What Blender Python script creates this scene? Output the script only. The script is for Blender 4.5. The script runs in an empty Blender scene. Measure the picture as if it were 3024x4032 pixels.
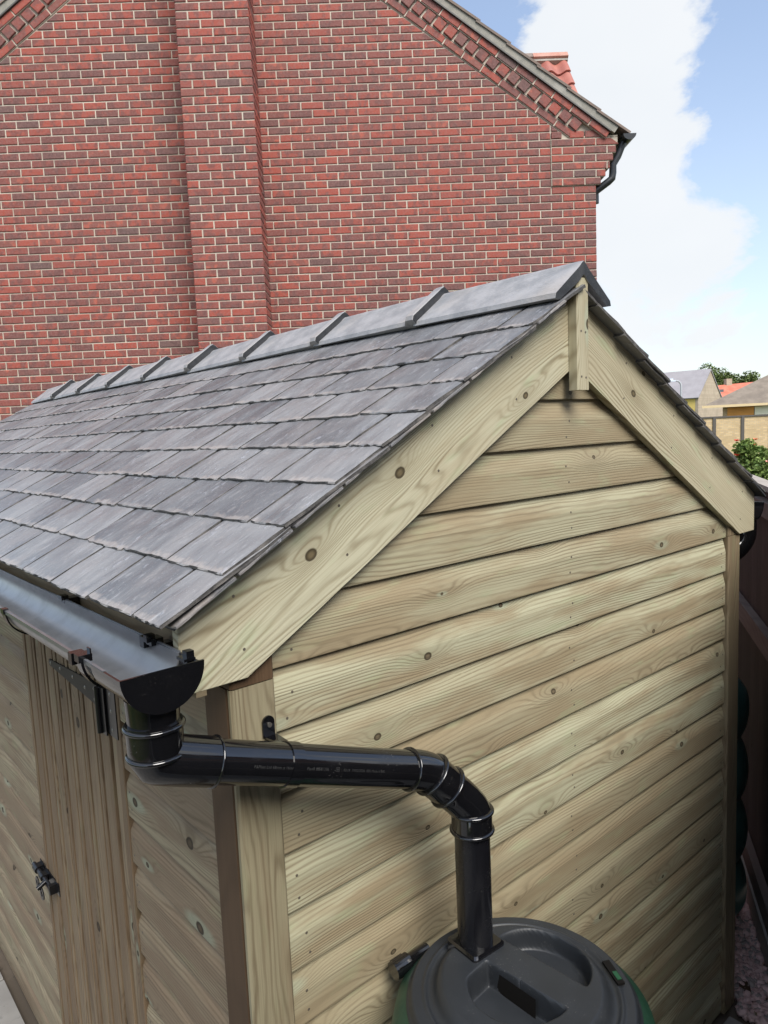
import bpy, bmesh, math, random
from mathutils import Vector, Matrix
from math import radians as R, sin, cos, pi, hypot

random.seed(7)
sc = bpy.context.scene
COL = sc.collection

# ------------------------------------------------------------------ camera, sky, sun, exposure
cd = bpy.data.cameras.new("camera"); cam = bpy.data.objects.new("camera", cd); COL.objects.link(cam)
cr = Vector((0.75326989, -0.65624953, -0.0438294)); cu = Vector((0.10687652, 0.0563789, 0.99267257))
cdv = Vector((0.64896986, 0.75243469, -0.11260619))
CAM = Vector((-0.62207849, -1.03387476, 2.09964388))
M = Matrix.Identity(4)
for i in range(3):
    M[i][0] = cr[i]; M[i][1] = cu[i]; M[i][2] = -cdv[i]; M[i][3] = CAM[i]
cam.matrix_world = M
cd.sensor_fit = 'VERTICAL'; cd.sensor_height = 36; cd.sensor_width = 27
cd.lens = 25.304; cd.clip_start = 0.05; cd.clip_end = 2000
sc.camera = cam

SUN_EL, SUN_AZ = R(50), R(195)      # azimuth clockwise from +Y: low over the camera's left shoulder
w = bpy.data.worlds.new("World"); sc.world = w; w.use_nodes = True
nt = w.node_tree; nt.nodes.clear()
def N(t, typ, **k):
    n = t.nodes.new(typ)
    for a, b in k.items(): setattr(n, a, b)
    return n
def L(t, a, b): t.links.new(a, b)
out = N(nt, 'ShaderNodeOutputWorld'); mixs = N(nt, 'ShaderNodeMixShader')
bs = N(nt, 'ShaderNodeBackground'); bc = N(nt, 'ShaderNodeBackground')
sky = N(nt, 'ShaderNodeTexSky', sky_type='NISHITA', sun_disc=False, sun_elevation=SUN_EL, sun_rotation=SUN_AZ,
        air_density=1.0, dust_density=1.2, ozone_density=1.5)
L(nt, sky.outputs[0], bs.inputs[0]); bs.inputs[1].default_value = 0.15
tc = N(nt, 'ShaderNodeTexCoord')
mp = N(nt, 'ShaderNodeMapping'); mp.inputs['Scale'].default_value = (1, 1, 1.7)
L(nt, tc.outputs['Generated'], mp.inputs[0])
ns = N(nt, 'ShaderNodeTexNoise'); ns.inputs['Scale'].default_value = 4.4; ns.inputs['Detail'].default_value = 10; ns.inputs['Roughness'].default_value = .60
ns.inputs['Distortion'].default_value = .25
L(nt, mp.outputs[0], ns.inputs[0])
def mathn(t, op, a, b=None, c=None, clamp=False):
    n = N(t, 'ShaderNodeMath', operation=op, use_clamp=clamp)
    for i, v in enumerate((a, b, c)):
        if v is None: continue
        if isinstance(v, (int, float)): n.inputs[i].default_value = v
        else: L(t, v, n.inputs[i])
    return n.outputs[0]
# cloud bank directions (the real clouds over the gable end) on top of the all-round broken cloud
acc = None
for d, wd, amp in [((.793, .469, .39), .009, .155), ((.856, .425, .293), .006, .13), ((.722, .50, .475), .004, .10), ((.892, .396, .219), .003, .10),
                   ((.789, .517, .333), .004, .12), ((.875, .467, .126), .006, .08), ((.847, .351, .40), .006, -.22), ((.85, .486, .204), .0022, .13), ((.90, .40, .16), .002, .10), ((.87, .43, .265), .0012, -.10), ((.673, .571, .47), .003, -.22),
                   ((-.3, .6, .7), .12, .12), ((-.6, -.6, .5), .15, .18), ((.5, -.7, .5), .12, .10)]:
    dt = N(nt, 'ShaderNodeVectorMath', operation='DOT_PRODUCT'); L(nt, tc.outputs['Generated'], dt.inputs[0])
    v = Vector(d).normalized(); dt.inputs[1].default_value = v
    e = mathn(nt, 'MULTIPLY', mathn(nt, 'SUBTRACT', dt.outputs['Value'], 1.0), 1.0 / wd)
    g = mathn(nt, 'MULTIPLY', mathn(nt, 'POWER', 2.718, e), amp)
    acc = g if acc is None else mathn(nt, 'ADD', acc, g)
msk = mathn(nt, 'ADD', ns.outputs['Fac'], acc)
mr = N(nt, 'ShaderNodeMapRange', interpolation_type='SMOOTHSTEP'); L(nt, msk, mr.inputs[0])
mr.inputs[1].default_value = .53; mr.inputs[2].default_value = .67
# a pale veil low down
sx = N(nt, 'ShaderNodeSeparateXYZ'); L(nt, tc.outputs['Generated'], sx.inputs[0])
veil = N(nt, 'ShaderNodeMapRange'); L(nt, sx.outputs['Z'], veil.inputs[0])
veil.inputs[1].default_value = .0; veil.inputs[2].default_value = .42; veil.inputs[3].default_value = .52; veil.inputs[4].default_value = .18
cm = mathn(nt, 'MAXIMUM', mathn(nt, 'MULTIPLY', mr.outputs[0], .97), veil.outputs[0])
cn = N(nt, 'ShaderNodeTexNoise'); cn.inputs['Scale'].default_value = 2.3; cn.inputs['Detail'].default_value = 4
L(nt, mp.outputs[0], cn.inputs[0])
ccol = N(nt, 'ShaderNodeMix', data_type='RGBA'); L(nt, cn.outputs['Fac'], ccol.inputs['Factor'])
ccol.inputs['A'].default_value = (.78, .84, .90, 1); ccol.inputs['B'].default_value = (1.05, 1.05, 1.05, 1)
L(nt, ccol.outputs['Result'], bc.inputs[0]); bc.inputs[1].default_value = 0.615
L(nt, cm, mixs.inputs[0]); L(nt, bs.outputs[0], mixs.inputs[1]); L(nt, bc.outputs[0], mixs.inputs[2]); L(nt, mixs.outputs[0], out.inputs[0])

sl = bpy.data.lights.new("sun", 'SUN'); sl.energy = 2.8; sl.angle = R(36); sl.color = (1, .965, .91)
so = bpy.data.objects.new("sun", sl); COL.objects.link(so)
sd = Vector((sin(SUN_AZ) * cos(SUN_EL), cos(SUN_AZ) * cos(SUN_EL), sin(SUN_EL)))
so.rotation_euler = (-sd).to_track_quat('-Z', 'Y').to_euler()
sc.view_settings.view_transform = 'Standard'; sc.view_settings.look = 'None'
sc.view_settings.gamma = 1; sc.view_settings.use_curve_mapping = False
sc.view_settings.exposure = 0.70
sc.render.engine = 'CYCLES'

# ------------------------------------------------------------------ helpers
WM = {}
def link(name, data, parent=None, mat=None, label=None, cat=None, group=None, kind=None):
    o = bpy.data.objects.new(name, data); COL.objects.link(o)
    mat = mat or Matrix.Identity(4); WM[o.name] = mat.copy()
    if parent is not None:
        o.parent = parent; o.matrix_parent_inverse = WM[parent.name].inverted()
    o.matrix_basis = mat
    if label: o['label'] = label
    if cat: o['category'] = cat
    if group: o['group'] = group
    if kind: o['kind'] = kind
    return o
def thing(name, loc, label, cat, group=None):
    o = link(name, None, None, Matrix.Translation(loc), label, cat, group); o.empty_display_size = .2
    return o
def mesh(name, vs, fs, m=None, smooth=False):
    me = bpy.data.meshes.new(name); me.from_pydata([tuple(v) for v in vs], [], fs); me.validate()
    if m:
        for x in (m if isinstance(m, (list, tuple)) else [m]): me.materials.append(x)
    if smooth:
        me.polygons.foreach_set('use_smooth', [True] * len(me.polygons))
    me.update(); return me
class MB:
    def __init__(s): s.v = []; s.f = []
    def add(s, vs, fs):
        n = len(s.v); s.v += [Vector(v) for v in vs]; s.f += [[i + n for i in f] for f in fs]; return s
    def box(s, a, b, M=None):
        x0, y0, z0 = a; x1, y1, z1 = b
        vs = [Vector(p) for p in ((x0, y0, z0), (x1, y0, z0), (x1, y1, z0), (x0, y1, z0), (x0, y0, z1), (x1, y0, z1), (x1, y1, z1), (x0, y1, z1))]
        if M: vs = [M @ v for v in vs]
        return s.add(vs, [(0, 3, 2, 1), (4, 5, 6, 7), (0, 1, 5, 4), (1, 2, 6, 5), (2, 3, 7, 6), (3, 0, 4, 7)])
    def prism(s, prof, x0, x1, M=None, xs=None):
        """profile [(y,z)] extruded along x; closed"""
        n = len(prof)
        def gx(x, y, z): return x(y, z) if callable(x) else x
        vs = [Vector((gx(x0, y, z), y, z)) for y, z in prof] + [Vector((gx(x1, y, z), y, z)) for y, z in prof]
        if M: vs = [M @ v for v in vs]
        return s.add(vs, [tuple(range(n))] + [tuple(range(2 * n - 1, n - 1, -1))] + [(i, i + n, (i + 1) % n + n, (i + 1) % n) for i in range(n)])
    def tube(s, pts, rad, seg=20, caps=True, squash=None):
        pts = [Vector(p) for p in pts]; n = len(pts); base = len(s.v); fr = None
        for i, p in enumerate(pts):
            t = (pts[min(i + 1, n - 1)] - pts[max(i - 1, 0)]).normalized()
            if fr is None:
                a = Vector((0, 0, 1)) if abs(t.z) < .9 else Vector((1, 0, 0)); u = t.cross(a).normalized()
            else: u = (fr - t * fr.dot(t)).normalized()
            fr = u; v = t.cross(u); r = rad[i] if isinstance(rad, (list, tuple)) else rad
            for k in range(seg):
                a = 2 * pi * k / seg; s.v.append(p + u * cos(a) * r + v * sin(a) * r)
        for i in range(n - 1):
            for k in range(seg):
                a = base + i * seg + k; b = base + i * seg + (k + 1) % seg
                s.f.append([a, b, b + seg, a + seg])
        if caps:
            s.f.append([base + k for k in range(seg)][::-1]); s.f.append([base + (n - 1) * seg + k for k in range(seg)])
        return s
    def lathe(s, prof, c, seg=48, axis='Z'):
        base = len(s.v); c = Vector(c)
        for r, z in prof:
            for k in range(seg):
                a = 2 * pi * k / seg
                s.v.append(c + Vector((r * cos(a), r * sin(a), z)))
        for i in range(len(prof) - 1):
            for k in range(seg):
                a = base + i * seg + k; b = base + i * seg + (k + 1) % seg
                s.f.append([a, b, b + seg, a + seg])
        return s
    def me(s, name, m=None, smooth=False):
        me = mesh(name, s.v, s.f, m, False)
        bm = bmesh.new(); bm.from_mesh(me); bmesh.ops.recalc_face_normals(bm, faces=bm.faces)
        if smooth:
            for f in bm.faces: f.smooth = True
            for e in bm.edges:
                if len(e.link_faces) == 2 and e.calc_face_angle(0) > R(38): e.smooth = False
        bm.to_mesh(me); bm.free(); return me
    def obj(s, name, m=None, parent=None, smooth=False, **k):
        return link(name, s.me(name, m, smooth), parent, **k)

def arc(p0, d0, p1, d1, n=12):
    """smooth bend: quadratic through the corner of two axes"""
    p0, p1 = Vector(p0), Vector(p1); d0 = Vector(d0).normalized(); d1 = Vector(d1).normalized()
    # closest corner
    w0 = p0 - p1; a = d0.dot(d0); b_ = d0.dot(d1); c = d1.dot(d1); d = d0.dot(w0); e = d1.dot(w0); den = a * c - b_ * b_
    s_ = (b_ * e - c * d) / den; t_ = (a * e - b_ * d) / den
    cpt = ((p0 + d0 * s_) + (p1 + d1 * t_)) / 2
    return [(p0 * (1 - u) ** 2 + cpt * 2 * u * (1 - u) + p1 * u * u) for u in [i / n for i in range(n + 1)]]
# ------------------------------------------------------------------ materials
def newmat(name, rough=.6, spec=.5, col=(.5, .5, .5)):
    m = bpy.data.materials.new(name); m.use_nodes = True; t = m.node_tree
    b = t.nodes['Principled BSDF']; b.inputs['Roughness'].default_value = rough
    b.inputs['Specular IOR Level'].default_value = spec; b.inputs['Base Color'].default_value = (*col, 1)
    return m, t, b
def mixc(t, f, a, b, blend='MIX'):
    n = N(t, 'ShaderNodeMix', data_type='RGBA', blend_type=blend)
    for s, v in (('Factor', f), ('A', a), ('B', b)):
        if isinstance(v, (int, float)): n.inputs[s].default_value = v
        elif isinstance(v, tuple): n.inputs[s].default_value = (*v, 1) if len(v) == 3 else v
        else: L(t, v, n.inputs[s])
    return n.outputs['Result']
def noise(t, vec, scale, detail=3, rough=.5, dist=0, dim='3D'):
    n = N(t, 'ShaderNodeTexNoise', noise_dimensions=dim); n.inputs['Scale'].default_value = scale; n.inputs['Detail'].default_value = detail
    n.inputs['Roughness'].default_value = rough; n.inputs['Distortion'].default_value = dist
    if vec is not None: L(t, vec, n.inputs['Vector'])
    return n
def vmul(t, vec, s):
    n = N(t, 'ShaderNodeVectorMath', operation='MULTIPLY'); L(t, vec, n.inputs[0]); n.inputs[1].default_value = s; return n.outputs[0]
def vadd(t, a, b):
    n = N(t, 'ShaderNodeVectorMath', operation='ADD'); L(t, a, n.inputs[0])
    if isinstance(b, tuple): n.inputs[1].default_value = b
    else: L(t, b, n.inputs[1])
    return n.outputs[0]
def rng(t, v, a, b, c=0., d=1., smooth=True):
    n = N(t, 'ShaderNodeMapRange', interpolation_type='SMOOTHSTEP' if smooth else 'LINEAR'); L(t, v, n.inputs[0])
    for i, x in enumerate((a, b, c, d)): n.inputs[i + 1].default_value = x
    return n.outputs[0]
def bump(t, b, h, strength=.3, dist=.002):
    n = N(t, 'ShaderNodeBump'); n.inputs['Strength'].default_value = strength; n.inputs['Distance'].default_value = dist
    L(t, h, n.inputs['Height']); L(t, n.outputs[0], b.inputs['Normal'])

def wood(name, light, dark, tint, lines=85., cont=13., knots=1., knotr=(.005, .012), green=.3, band=.55, rough=.62):
    """sawn softwood: board length runs along local X, width along local Z"""
    m, t, b = newmat(name, rough, .25)
    tc = N(t, 'ShaderNodeTexCoord'); oi = N(t, 'ShaderNodeObjectInfo')
    ra = oi.outputs['Random']
    cx = N(t, 'ShaderNodeCombineXYZ')
    L(t, mathn(t, 'MULTIPLY', ra, 71.3), cx.inputs[0]); L(t, mathn(t, 'MULTIPLY', ra, 33.7), cx.inputs[1]); L(t, mathn(t, 'MULTIPLY', ra, 19.1), cx.inputs[2])
    P = vadd(t, tc.outputs['Object'], cx.outputs[0])
    S = N(t, 'ShaderNodeSeparateXYZ'); L(t, P, S.inputs[0])
    O = N(t, 'ShaderNodeSeparateXYZ'); L(t, tc.outputs['Object'], O.inputs[0])
    x = S.outputs['X']; z = S.outputs['Z']
    # knots
    sx_, sz_ = 3.1, 8.5
    kv = N(t, 'ShaderNodeCombineXYZ'); L(t, mathn(t, 'MULTIPLY', x, sx_), kv.inputs[0]); L(t, mathn(t, 'MULTIPLY', z, sz_), kv.inputs[1])
    vo = N(t, 'ShaderNodeTexVoronoi', voronoi_dimensions='2D'); vo.inputs['Scale'].default_value = 1; L(t, kv.outputs[0], vo.inputs['Vector'])
    dv = N(t, 'ShaderNodeVectorMath', operation='SUBTRACT'); L(t, kv.outputs[0], dv.inputs[0]); L(t, vo.outputs['Position'], dv.inputs[1])
    ds = vmul(t, dv.outputs[0], (.75 / sx_, 1 / sz_, 0))
    ln = N(t, 'ShaderNodeVectorMath', operation='LENGTH'); L(t, ds, ln.inputs[0]); d = ln.outputs['Value']
    ds2 = vmul(t, dv.outputs[0], (.33 / sx_, 1 / sz_, 0))
    ln2 = N(t, 'ShaderNodeVectorMath', operation='LENGTH'); L(t, ds2, ln2.inputs[0]); d2 = ln2.outputs['Value']
    ck = N(t, 'ShaderNodeSeparateColor'); L(t, vo.outputs['Color'], ck.inputs[0])
    act = mathn(t, 'GREATER_THAN', ck.outputs[0], 1 - .62 * knots)
    kr = rng(t, ck.outputs[1], 0, 1, knotr[0], knotr[1], False)
    halo = mathn(t, 'MULTIPLY', mathn(t, 'POWER', 2.718, mathn(t, 'MULTIPLY', mathn(t, 'POWER', mathn(t, 'DIVIDE', d2, .022), 2), -1)), act)
    # growth-ring field
    nv = N(t, 'ShaderNodeCombineXYZ'); L(t, mathn(t, 'MULTIPLY', x, .55), nv.inputs[0]); L(t, mathn(t, 'MULTIPLY', S.outputs['Y'], 2.), nv.inputs[1]); L(t, mathn(t, 'MULTIPLY', z, 4.6), nv.inputs[2])
    n1 = noise(t, nv.outputs[0], 1.9, 1.2, .45)
    nv2 = N(t, 'ShaderNodeCombineXYZ'); L(t, mathn(t, 'MULTIPLY', x, 5), nv2.inputs[0]); L(t, mathn(t, 'MULTIPLY', z, 22), nv2.inputs[2])
    n2 = noise(t, nv2.outputs[0], 1.5, 2, .5)
    g = mathn(t, 'ADD', mathn(t, 'MULTIPLY', z, lines), mathn(t, 'MULTIPLY', n1.outputs['Fac'], cont * 2.2))
    g = mathn(t, 'ADD', g, mathn(t, 'MULTIPLY', n2.outputs['Fac'], 1.1))
    g = mathn(t, 'ADD', g, mathn(t, 'MULTIPLY', halo, 4.2))
    sn = mathn(t, 'SINE', mathn(t, 'MULTIPLY', g, 2 * pi))
    bands = mathn(t, 'POWER', mathn(t, 'MULTIPLY_ADD', sn, .5, .5), 2.6)
    # patchy strength of the rings
    nv3 = vmul(t, P, (1.3, 1, 14)); n3 = noise(t, nv3, 1.6, 3, .55)
    bands = mathn(t, 'MULTIPLY', bands, rng(t, n3.outputs['Fac'], .3, .68, .3, 1.))
    # broad tone
    nv4 = vmul(t, P, (1.1, 1, 7)); n4 = noise(t, nv4, 2.2, 4, .6)
    tone = mixc(t, rng(t, n4.outputs['Fac'], .38, .64), light, tint)
    tr = N(t, 'ShaderNodeTexWhiteNoise', noise_dimensions='1D'); L(t, mathn(t, 'MULTIPLY', ra, 91.7), tr.inputs['W'])
    tone = mixc(t, mathn(t, 'MULTIPLY', rng(t, tr.outputs['Value'], .3, 1., 0, 1, False), .9), tone, tint)
    n5 = noise(t, vmul(t, P, (2.4, 1, 9)), 3.1, 2, .5)
    gr = tuple(c * k for c, k in zip(light, (.80, .98, .85)))
    tone = mixc(t, mathn(t, 'MULTIPLY', rng(t, n5.outputs['Fac'], .56, .74), green), tone, gr)
    c = mixc(t, mathn(t, 'MULTIPLY', bands, band), tone, dark)
    fib = noise(t, vmul(t, P, (6, 60, 420)), 1., 2, .6)
    c = mixc(t, mathn(t, 'MULTIPLY', rng(t, fib.outputs['Fac'], .35, .7), .22), c, dark)
    # knots: dark rim, mid heart
    c = mixc(t, mathn(t, 'MULTIPLY', halo, .35), c, dark)
    pale = mathn(t, 'MULTIPLY', mathn(t, 'MULTIPLY', rng(t, mathn(t, 'DIVIDE', d2, kr), 1.1, 2.3, 1, 0), act), mathn(t, 'GREATER_THAN', ck.outputs[2], .62))
    c = mixc(t, mathn(t, 'MULTIPLY', pale, .35 * green * 2), c, (.45, .56, .42))
    rat = mathn(t, 'DIVIDE', d, kr)
    inside = mathn(t, 'MULTIPLY', rng(t, rat, .85, 1.15, 1, 0), act)
    heart = mixc(t, rng(t, rat, .2, .9), tuple(x_ * .75 for x_ in dark), tuple(x_ * .28 for x_ in dark))
    c = mixc(t, inside, c, heart)
    L(t, c, b.inputs['Base Color'])
    h = mathn(t, 'ADD', mathn(t, 'MULTIPLY', bands, -.6), mathn(t, 'MULTIPLY', fib.outputs['Fac'], .6))
    h = mathn(t, 'SUBTRACT', h, mathn(t, 'MULTIPLY', inside, 1.0))
    bump(t, b, h, .45, .0012)
    return m
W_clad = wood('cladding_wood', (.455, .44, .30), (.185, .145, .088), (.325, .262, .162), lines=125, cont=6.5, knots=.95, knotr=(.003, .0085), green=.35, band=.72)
W_barge = wood('barge_wood', (.52, .495, .355), (.20, .155, .085), (.46, .41, .28), lines=108, cont=11, knots=1.1, knotr=(.006, .012), green=.5, band=.8)
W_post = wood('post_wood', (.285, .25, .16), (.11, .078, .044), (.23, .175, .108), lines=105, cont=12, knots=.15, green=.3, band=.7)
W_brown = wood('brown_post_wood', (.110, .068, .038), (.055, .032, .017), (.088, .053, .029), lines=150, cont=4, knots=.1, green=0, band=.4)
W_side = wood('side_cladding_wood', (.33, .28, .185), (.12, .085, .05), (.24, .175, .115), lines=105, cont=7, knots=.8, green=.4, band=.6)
W_door = wood('door_wood', (.27, .205, .13), (.09, .06, .035), (.195, .135, .082), lines=90, cont=8, knots=.7, green=.35, band=.55)
W_fence = wood('fence_wood', (.055, .049, .048), (.02, .018, .018), (.037, .034, .034), lines=60, cont=6, knots=.5, green=0, band=.5)
W_rail = wood('fence_rail_wood', (.15, .125, .11), (.06, .05, .045), (.105, .085, .072), lines=60, cont=6, knots=.5, green=0, band=.5)

def slate_mat():
    m, t, b = newmat('slate', .5, .5)
    tc = N(t, 'ShaderNodeTexCoord'); oi = N(t, 'ShaderNodeObjectInfo'); ra = oi.outputs['Random']
    cx = N(t, 'ShaderNodeCombineXYZ')
    L(t, mathn(t, 'MULTIPLY', ra, 57.), cx.inputs[0]); L(t, mathn(t, 'MULTIPLY', ra, 23.), cx.inputs[1])
    P = vadd(t, tc.outputs['Object'], cx.outputs[0])
    n1 = noise(t, vmul(t, P, (9, 4, 6)), 1.3, 5, .62)
    base = mixc(t, rng(t, n1.outputs['Fac'], .35, .68), (.125, .128, .134), (.235, .236, .240))
    n2 = noise(t, vmul(t, P, (5, 3.2, 5)), 1.5, 3, .55)
    base = mixc(t, mathn(t, 'MULTIPLY', rng(t, n2.outputs['Fac'], .47, .68), .45), base, (.26, .235, .225))
    wn_ = N(t, 'ShaderNodeTexWhiteNoise', noise_dimensions='1D'); L(t, mathn(t, 'MULTIPLY', ra, 531.), wn_.inputs['W'])
    base = mixc(t, rng(t, wn_.outputs['Value'], .55, 1., 0, .6, False), base, (.095, .098, .106))
    base = mixc(t, rng(t, wn_.outputs['Value'], .45, 0., 0, .5, False), base, (.29, .285, .285))
    S = N(t, 'ShaderNodeSeparateXYZ'); L(t, tc.outputs['Object'], S.inputs[0])
    # lime and dirt near the weathered lower edge
    n3 = noise(t, vmul(t, P, (1, 1, 1)), 42, 4, .7)
    edge = mathn(t, 'ADD', rng(t, S.outputs['Y'], 0.0, .035, .34, -.20), mathn(t, 'MULTIPLY', n3.outputs['Fac'], 1.))
    eg = rng(t, edge, .60, .80)
    n6 = noise(t, vmul(t, P, (1, 1, 1)), 9, 2, .5)
    eg = mathn(t, 'MULTIPLY', eg, rng(t, n6.outputs['Fac'], .35, .6))
    base = mixc(t, mathn(t, 'MULTIPLY', eg, .5), base, (.42, .37, .33))
    # flaked scales
    fl = noise(t, vmul(t, P, (95, 40, 60)), 1., 3, .55)
    pm = noise(t, vmul(t, P, (1, 1, 1)), 11, 1, .5)
    flk = mathn(t, 'MULTIPLY', rng(t, fl.outputs['Fac'], .60, .66), rng(t, pm.outputs['Fac'], .46, .62))
    base = mixc(t, mathn(t, 'MULTIPLY', flk, .5), base, (.40, .41, .45))
    sp = noise(t, P, 420, 1, .5)
    base = mixc(t, mathn(t, 'MULTIPLY', rng(t, sp.outputs['Fac'], .68, .74), .5), base, (.55, .54, .54))
    st = noise(t, vmul(t, P, (120, 24, 50)), 1., 4, .6)
    base = mixc(t, rng(t, st.outputs['Fac'], .56, .74, 0, .5), base, (.40, .40, .41))
    base = mixc(t, rng(t, st.outputs['Fac'], .46, .28, 0, .45), base, (.10, .105, .115))
    pit = noise(t, vmul(t, P, (1, .6, 1)), 55, 3, .6)
    base = mixc(t, rng(t, pit.outputs['Fac'], .60, .72, 0, .35), base, (.36, .33, .31))
    L(t, base, b.inputs['Base Color'])
    L(t, rng(t, n1.outputs['Fac'], .3, .7, .30, .52), b.inputs['Roughness'])
    h = mathn(t, 'ADD', mathn(t, 'MULTIPLY', st.outputs['Fac'], .7), mathn(t, 'MULTIPLY', flk, 1.2))
    h = mathn(t, 'ADD', h, mathn(t, 'MULTIPLY', n1.outputs['Fac'], 1.2))
    bump(t, b, h, .55, .0022)
    return m
M_slate = slate_mat()
def _x(): pass
def stone_mat(name, c1, c2, c3, sc_=18, rough=.6, bs_=.4):
    m, t, b = newmat(name, rough, .4)
    tc = N(t, 'ShaderNodeTexCoord')
    n1 = noise(t, tc.outputs['Object'], sc_, 5, .62); n2 = noise(t, tc.outputs['Object'], sc_ * 9, 3, .6); n3 = noise(t, tc.outputs['Object'], sc_ * .35, 3, .5)
    c = mixc(t, rng(t, n1.outputs['Fac'], .35, .65), c1, c2)
    c = mixc(t, mathn(t, 'MULTIPLY', rng(t, n2.outputs['Fac'], .6, .72), .55), c, c3)
    c = mixc(t, mathn(t, 'MULTIPLY', rng(t, n3.outputs['Fac'], .5, .7), .5), c, c3)
    L(t, c, b.inputs['Base Color'])
    bump(t, b, mathn(t, 'ADD', n2.outputs['Fac'], n1.outputs['Fac']), bs_, .002)
    return m
M_slate_edge = stone_mat('slate_edge', (.055, .052, .050), (.105, .10, .094), (.26, .24, .22), 60, .8, .8)  # slate sides and undersides: staining plus shade put into a darker colour
M_ridge = stone_mat('ridge_tile', (.25, .252, .26), (.36, .355, .36), (.43, .385, .345), 14, .46, .5)
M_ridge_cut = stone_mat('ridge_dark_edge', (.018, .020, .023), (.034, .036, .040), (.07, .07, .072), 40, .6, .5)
M_conc = stone_mat('concrete', (.24, .23, .21), (.33, .31, .28), (.16, .15, .14), 6, .8)
M_pave = stone_mat('paving_stone', (.30, .285, .26), (.25, .235, .215), (.20, .19, .175), 4, .7, .2)
M_soil = stone_mat('soil', (.10, .08, .06), (.15, .12, .09), (.06, .05, .04), 3, .9)
def plain(name, col, rough, spec=.5, nsc=None, amt=.25, dust=0, bmp=0):
    m, t, b = newmat(name, rough, spec, col)
    if nsc or dust:
        tc = N(t, 'ShaderNodeTexCoord'); n1 = noise(t, tc.outputs['Object'], nsc or 10, 4, .6)
        c = mixc(t, mathn(t, 'MULTIPLY', rng(t, n1.outputs['Fac'], .35, .7), amt), col, tuple(min(1, x * .45) for x in col))
        if dust:
            n2 = noise(t, tc.outputs['Object'], 260, 3, .7); n3 = noise(t, tc.outputs['Object'], 16, 4, .6)
            dm = mathn(t, 'MULTIPLY', rng(t, n2.outputs['Fac'], .60, .78), rng(t, n3.outputs['Fac'], .50, .72)); dust *= .85
            c = mixc(t, mathn(t, 'MULTIPLY', dm, dust), c, (.34, .32, .29))
            L(t, mathn(t, 'ADD', rng(t, n3.outputs['Fac'], .4, .75, rough, rough + .18), mathn(t, 'MULTIPLY', dm, .3)), b.inputs['Roughness'])
        L(t, c, b.inputs['Base Color'])
        if bmp: bump(t, b, n1.outputs['Fac'], bmp, .002)
    return m
M_black = plain('gloss_black_plastic', (.005, .005, .006), .05, 1.0, 30, .2, .45)
M_gutter = plain('worn_gutter_sky_glare', (.12, .124, .13), .30, 1.0, 25, .3, .6, .12); M_gutter.node_tree.nodes['Principled BSDF'].inputs['Coat Weight'].default_value = .6; M_gutter.node_tree.nodes['Principled BSDF'].inputs['Coat Roughness'].default_value = .22  # black plastic greyed: sky glare put into the base colour, with dust specks
M_hinge = plain('dark_brown_steel', (.014, .011, .010), .5, .35)
M_bolt = plain('black_japanned_steel', (.008, .008, .009), .3, .5)
M_bolt2 = plain('zinc_steel', (.07, .07, .075), .35, .5); M_bolt2.node_tree.nodes['Principled BSDF'].inputs['Metallic'].default_value = .7
M_nail = plain('steel_nail', (.10, .085, .065), .5, .5)
M_screw = plain('steel_screw', (.25, .235, .21), .4, .5); M_screw.node_tree.nodes['Principled BSDF'].inputs['Metallic'].default_value = .8
M_print = plain('pale_print', (.035, .035, .035), .6, .3)
M_lid = plain('grey_black_lid_plastic', (.024, .027, .031), .42, .5, 9, .25, .95)
M_green = plain('dark_green_plastic', (.018, .060, .035), .38, .5, 8, .4, .45)
M_teal = plain('black_green_plastic', (.03, .085, .075), .35, .5, 6, .3, .1)
M_felt = plain('black_felt', (.03, .031, .036), .55, .5, 60, .5, .3)
M_dark = plain('dark_void', (.01, .009, .008), .9, .1)

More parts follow.
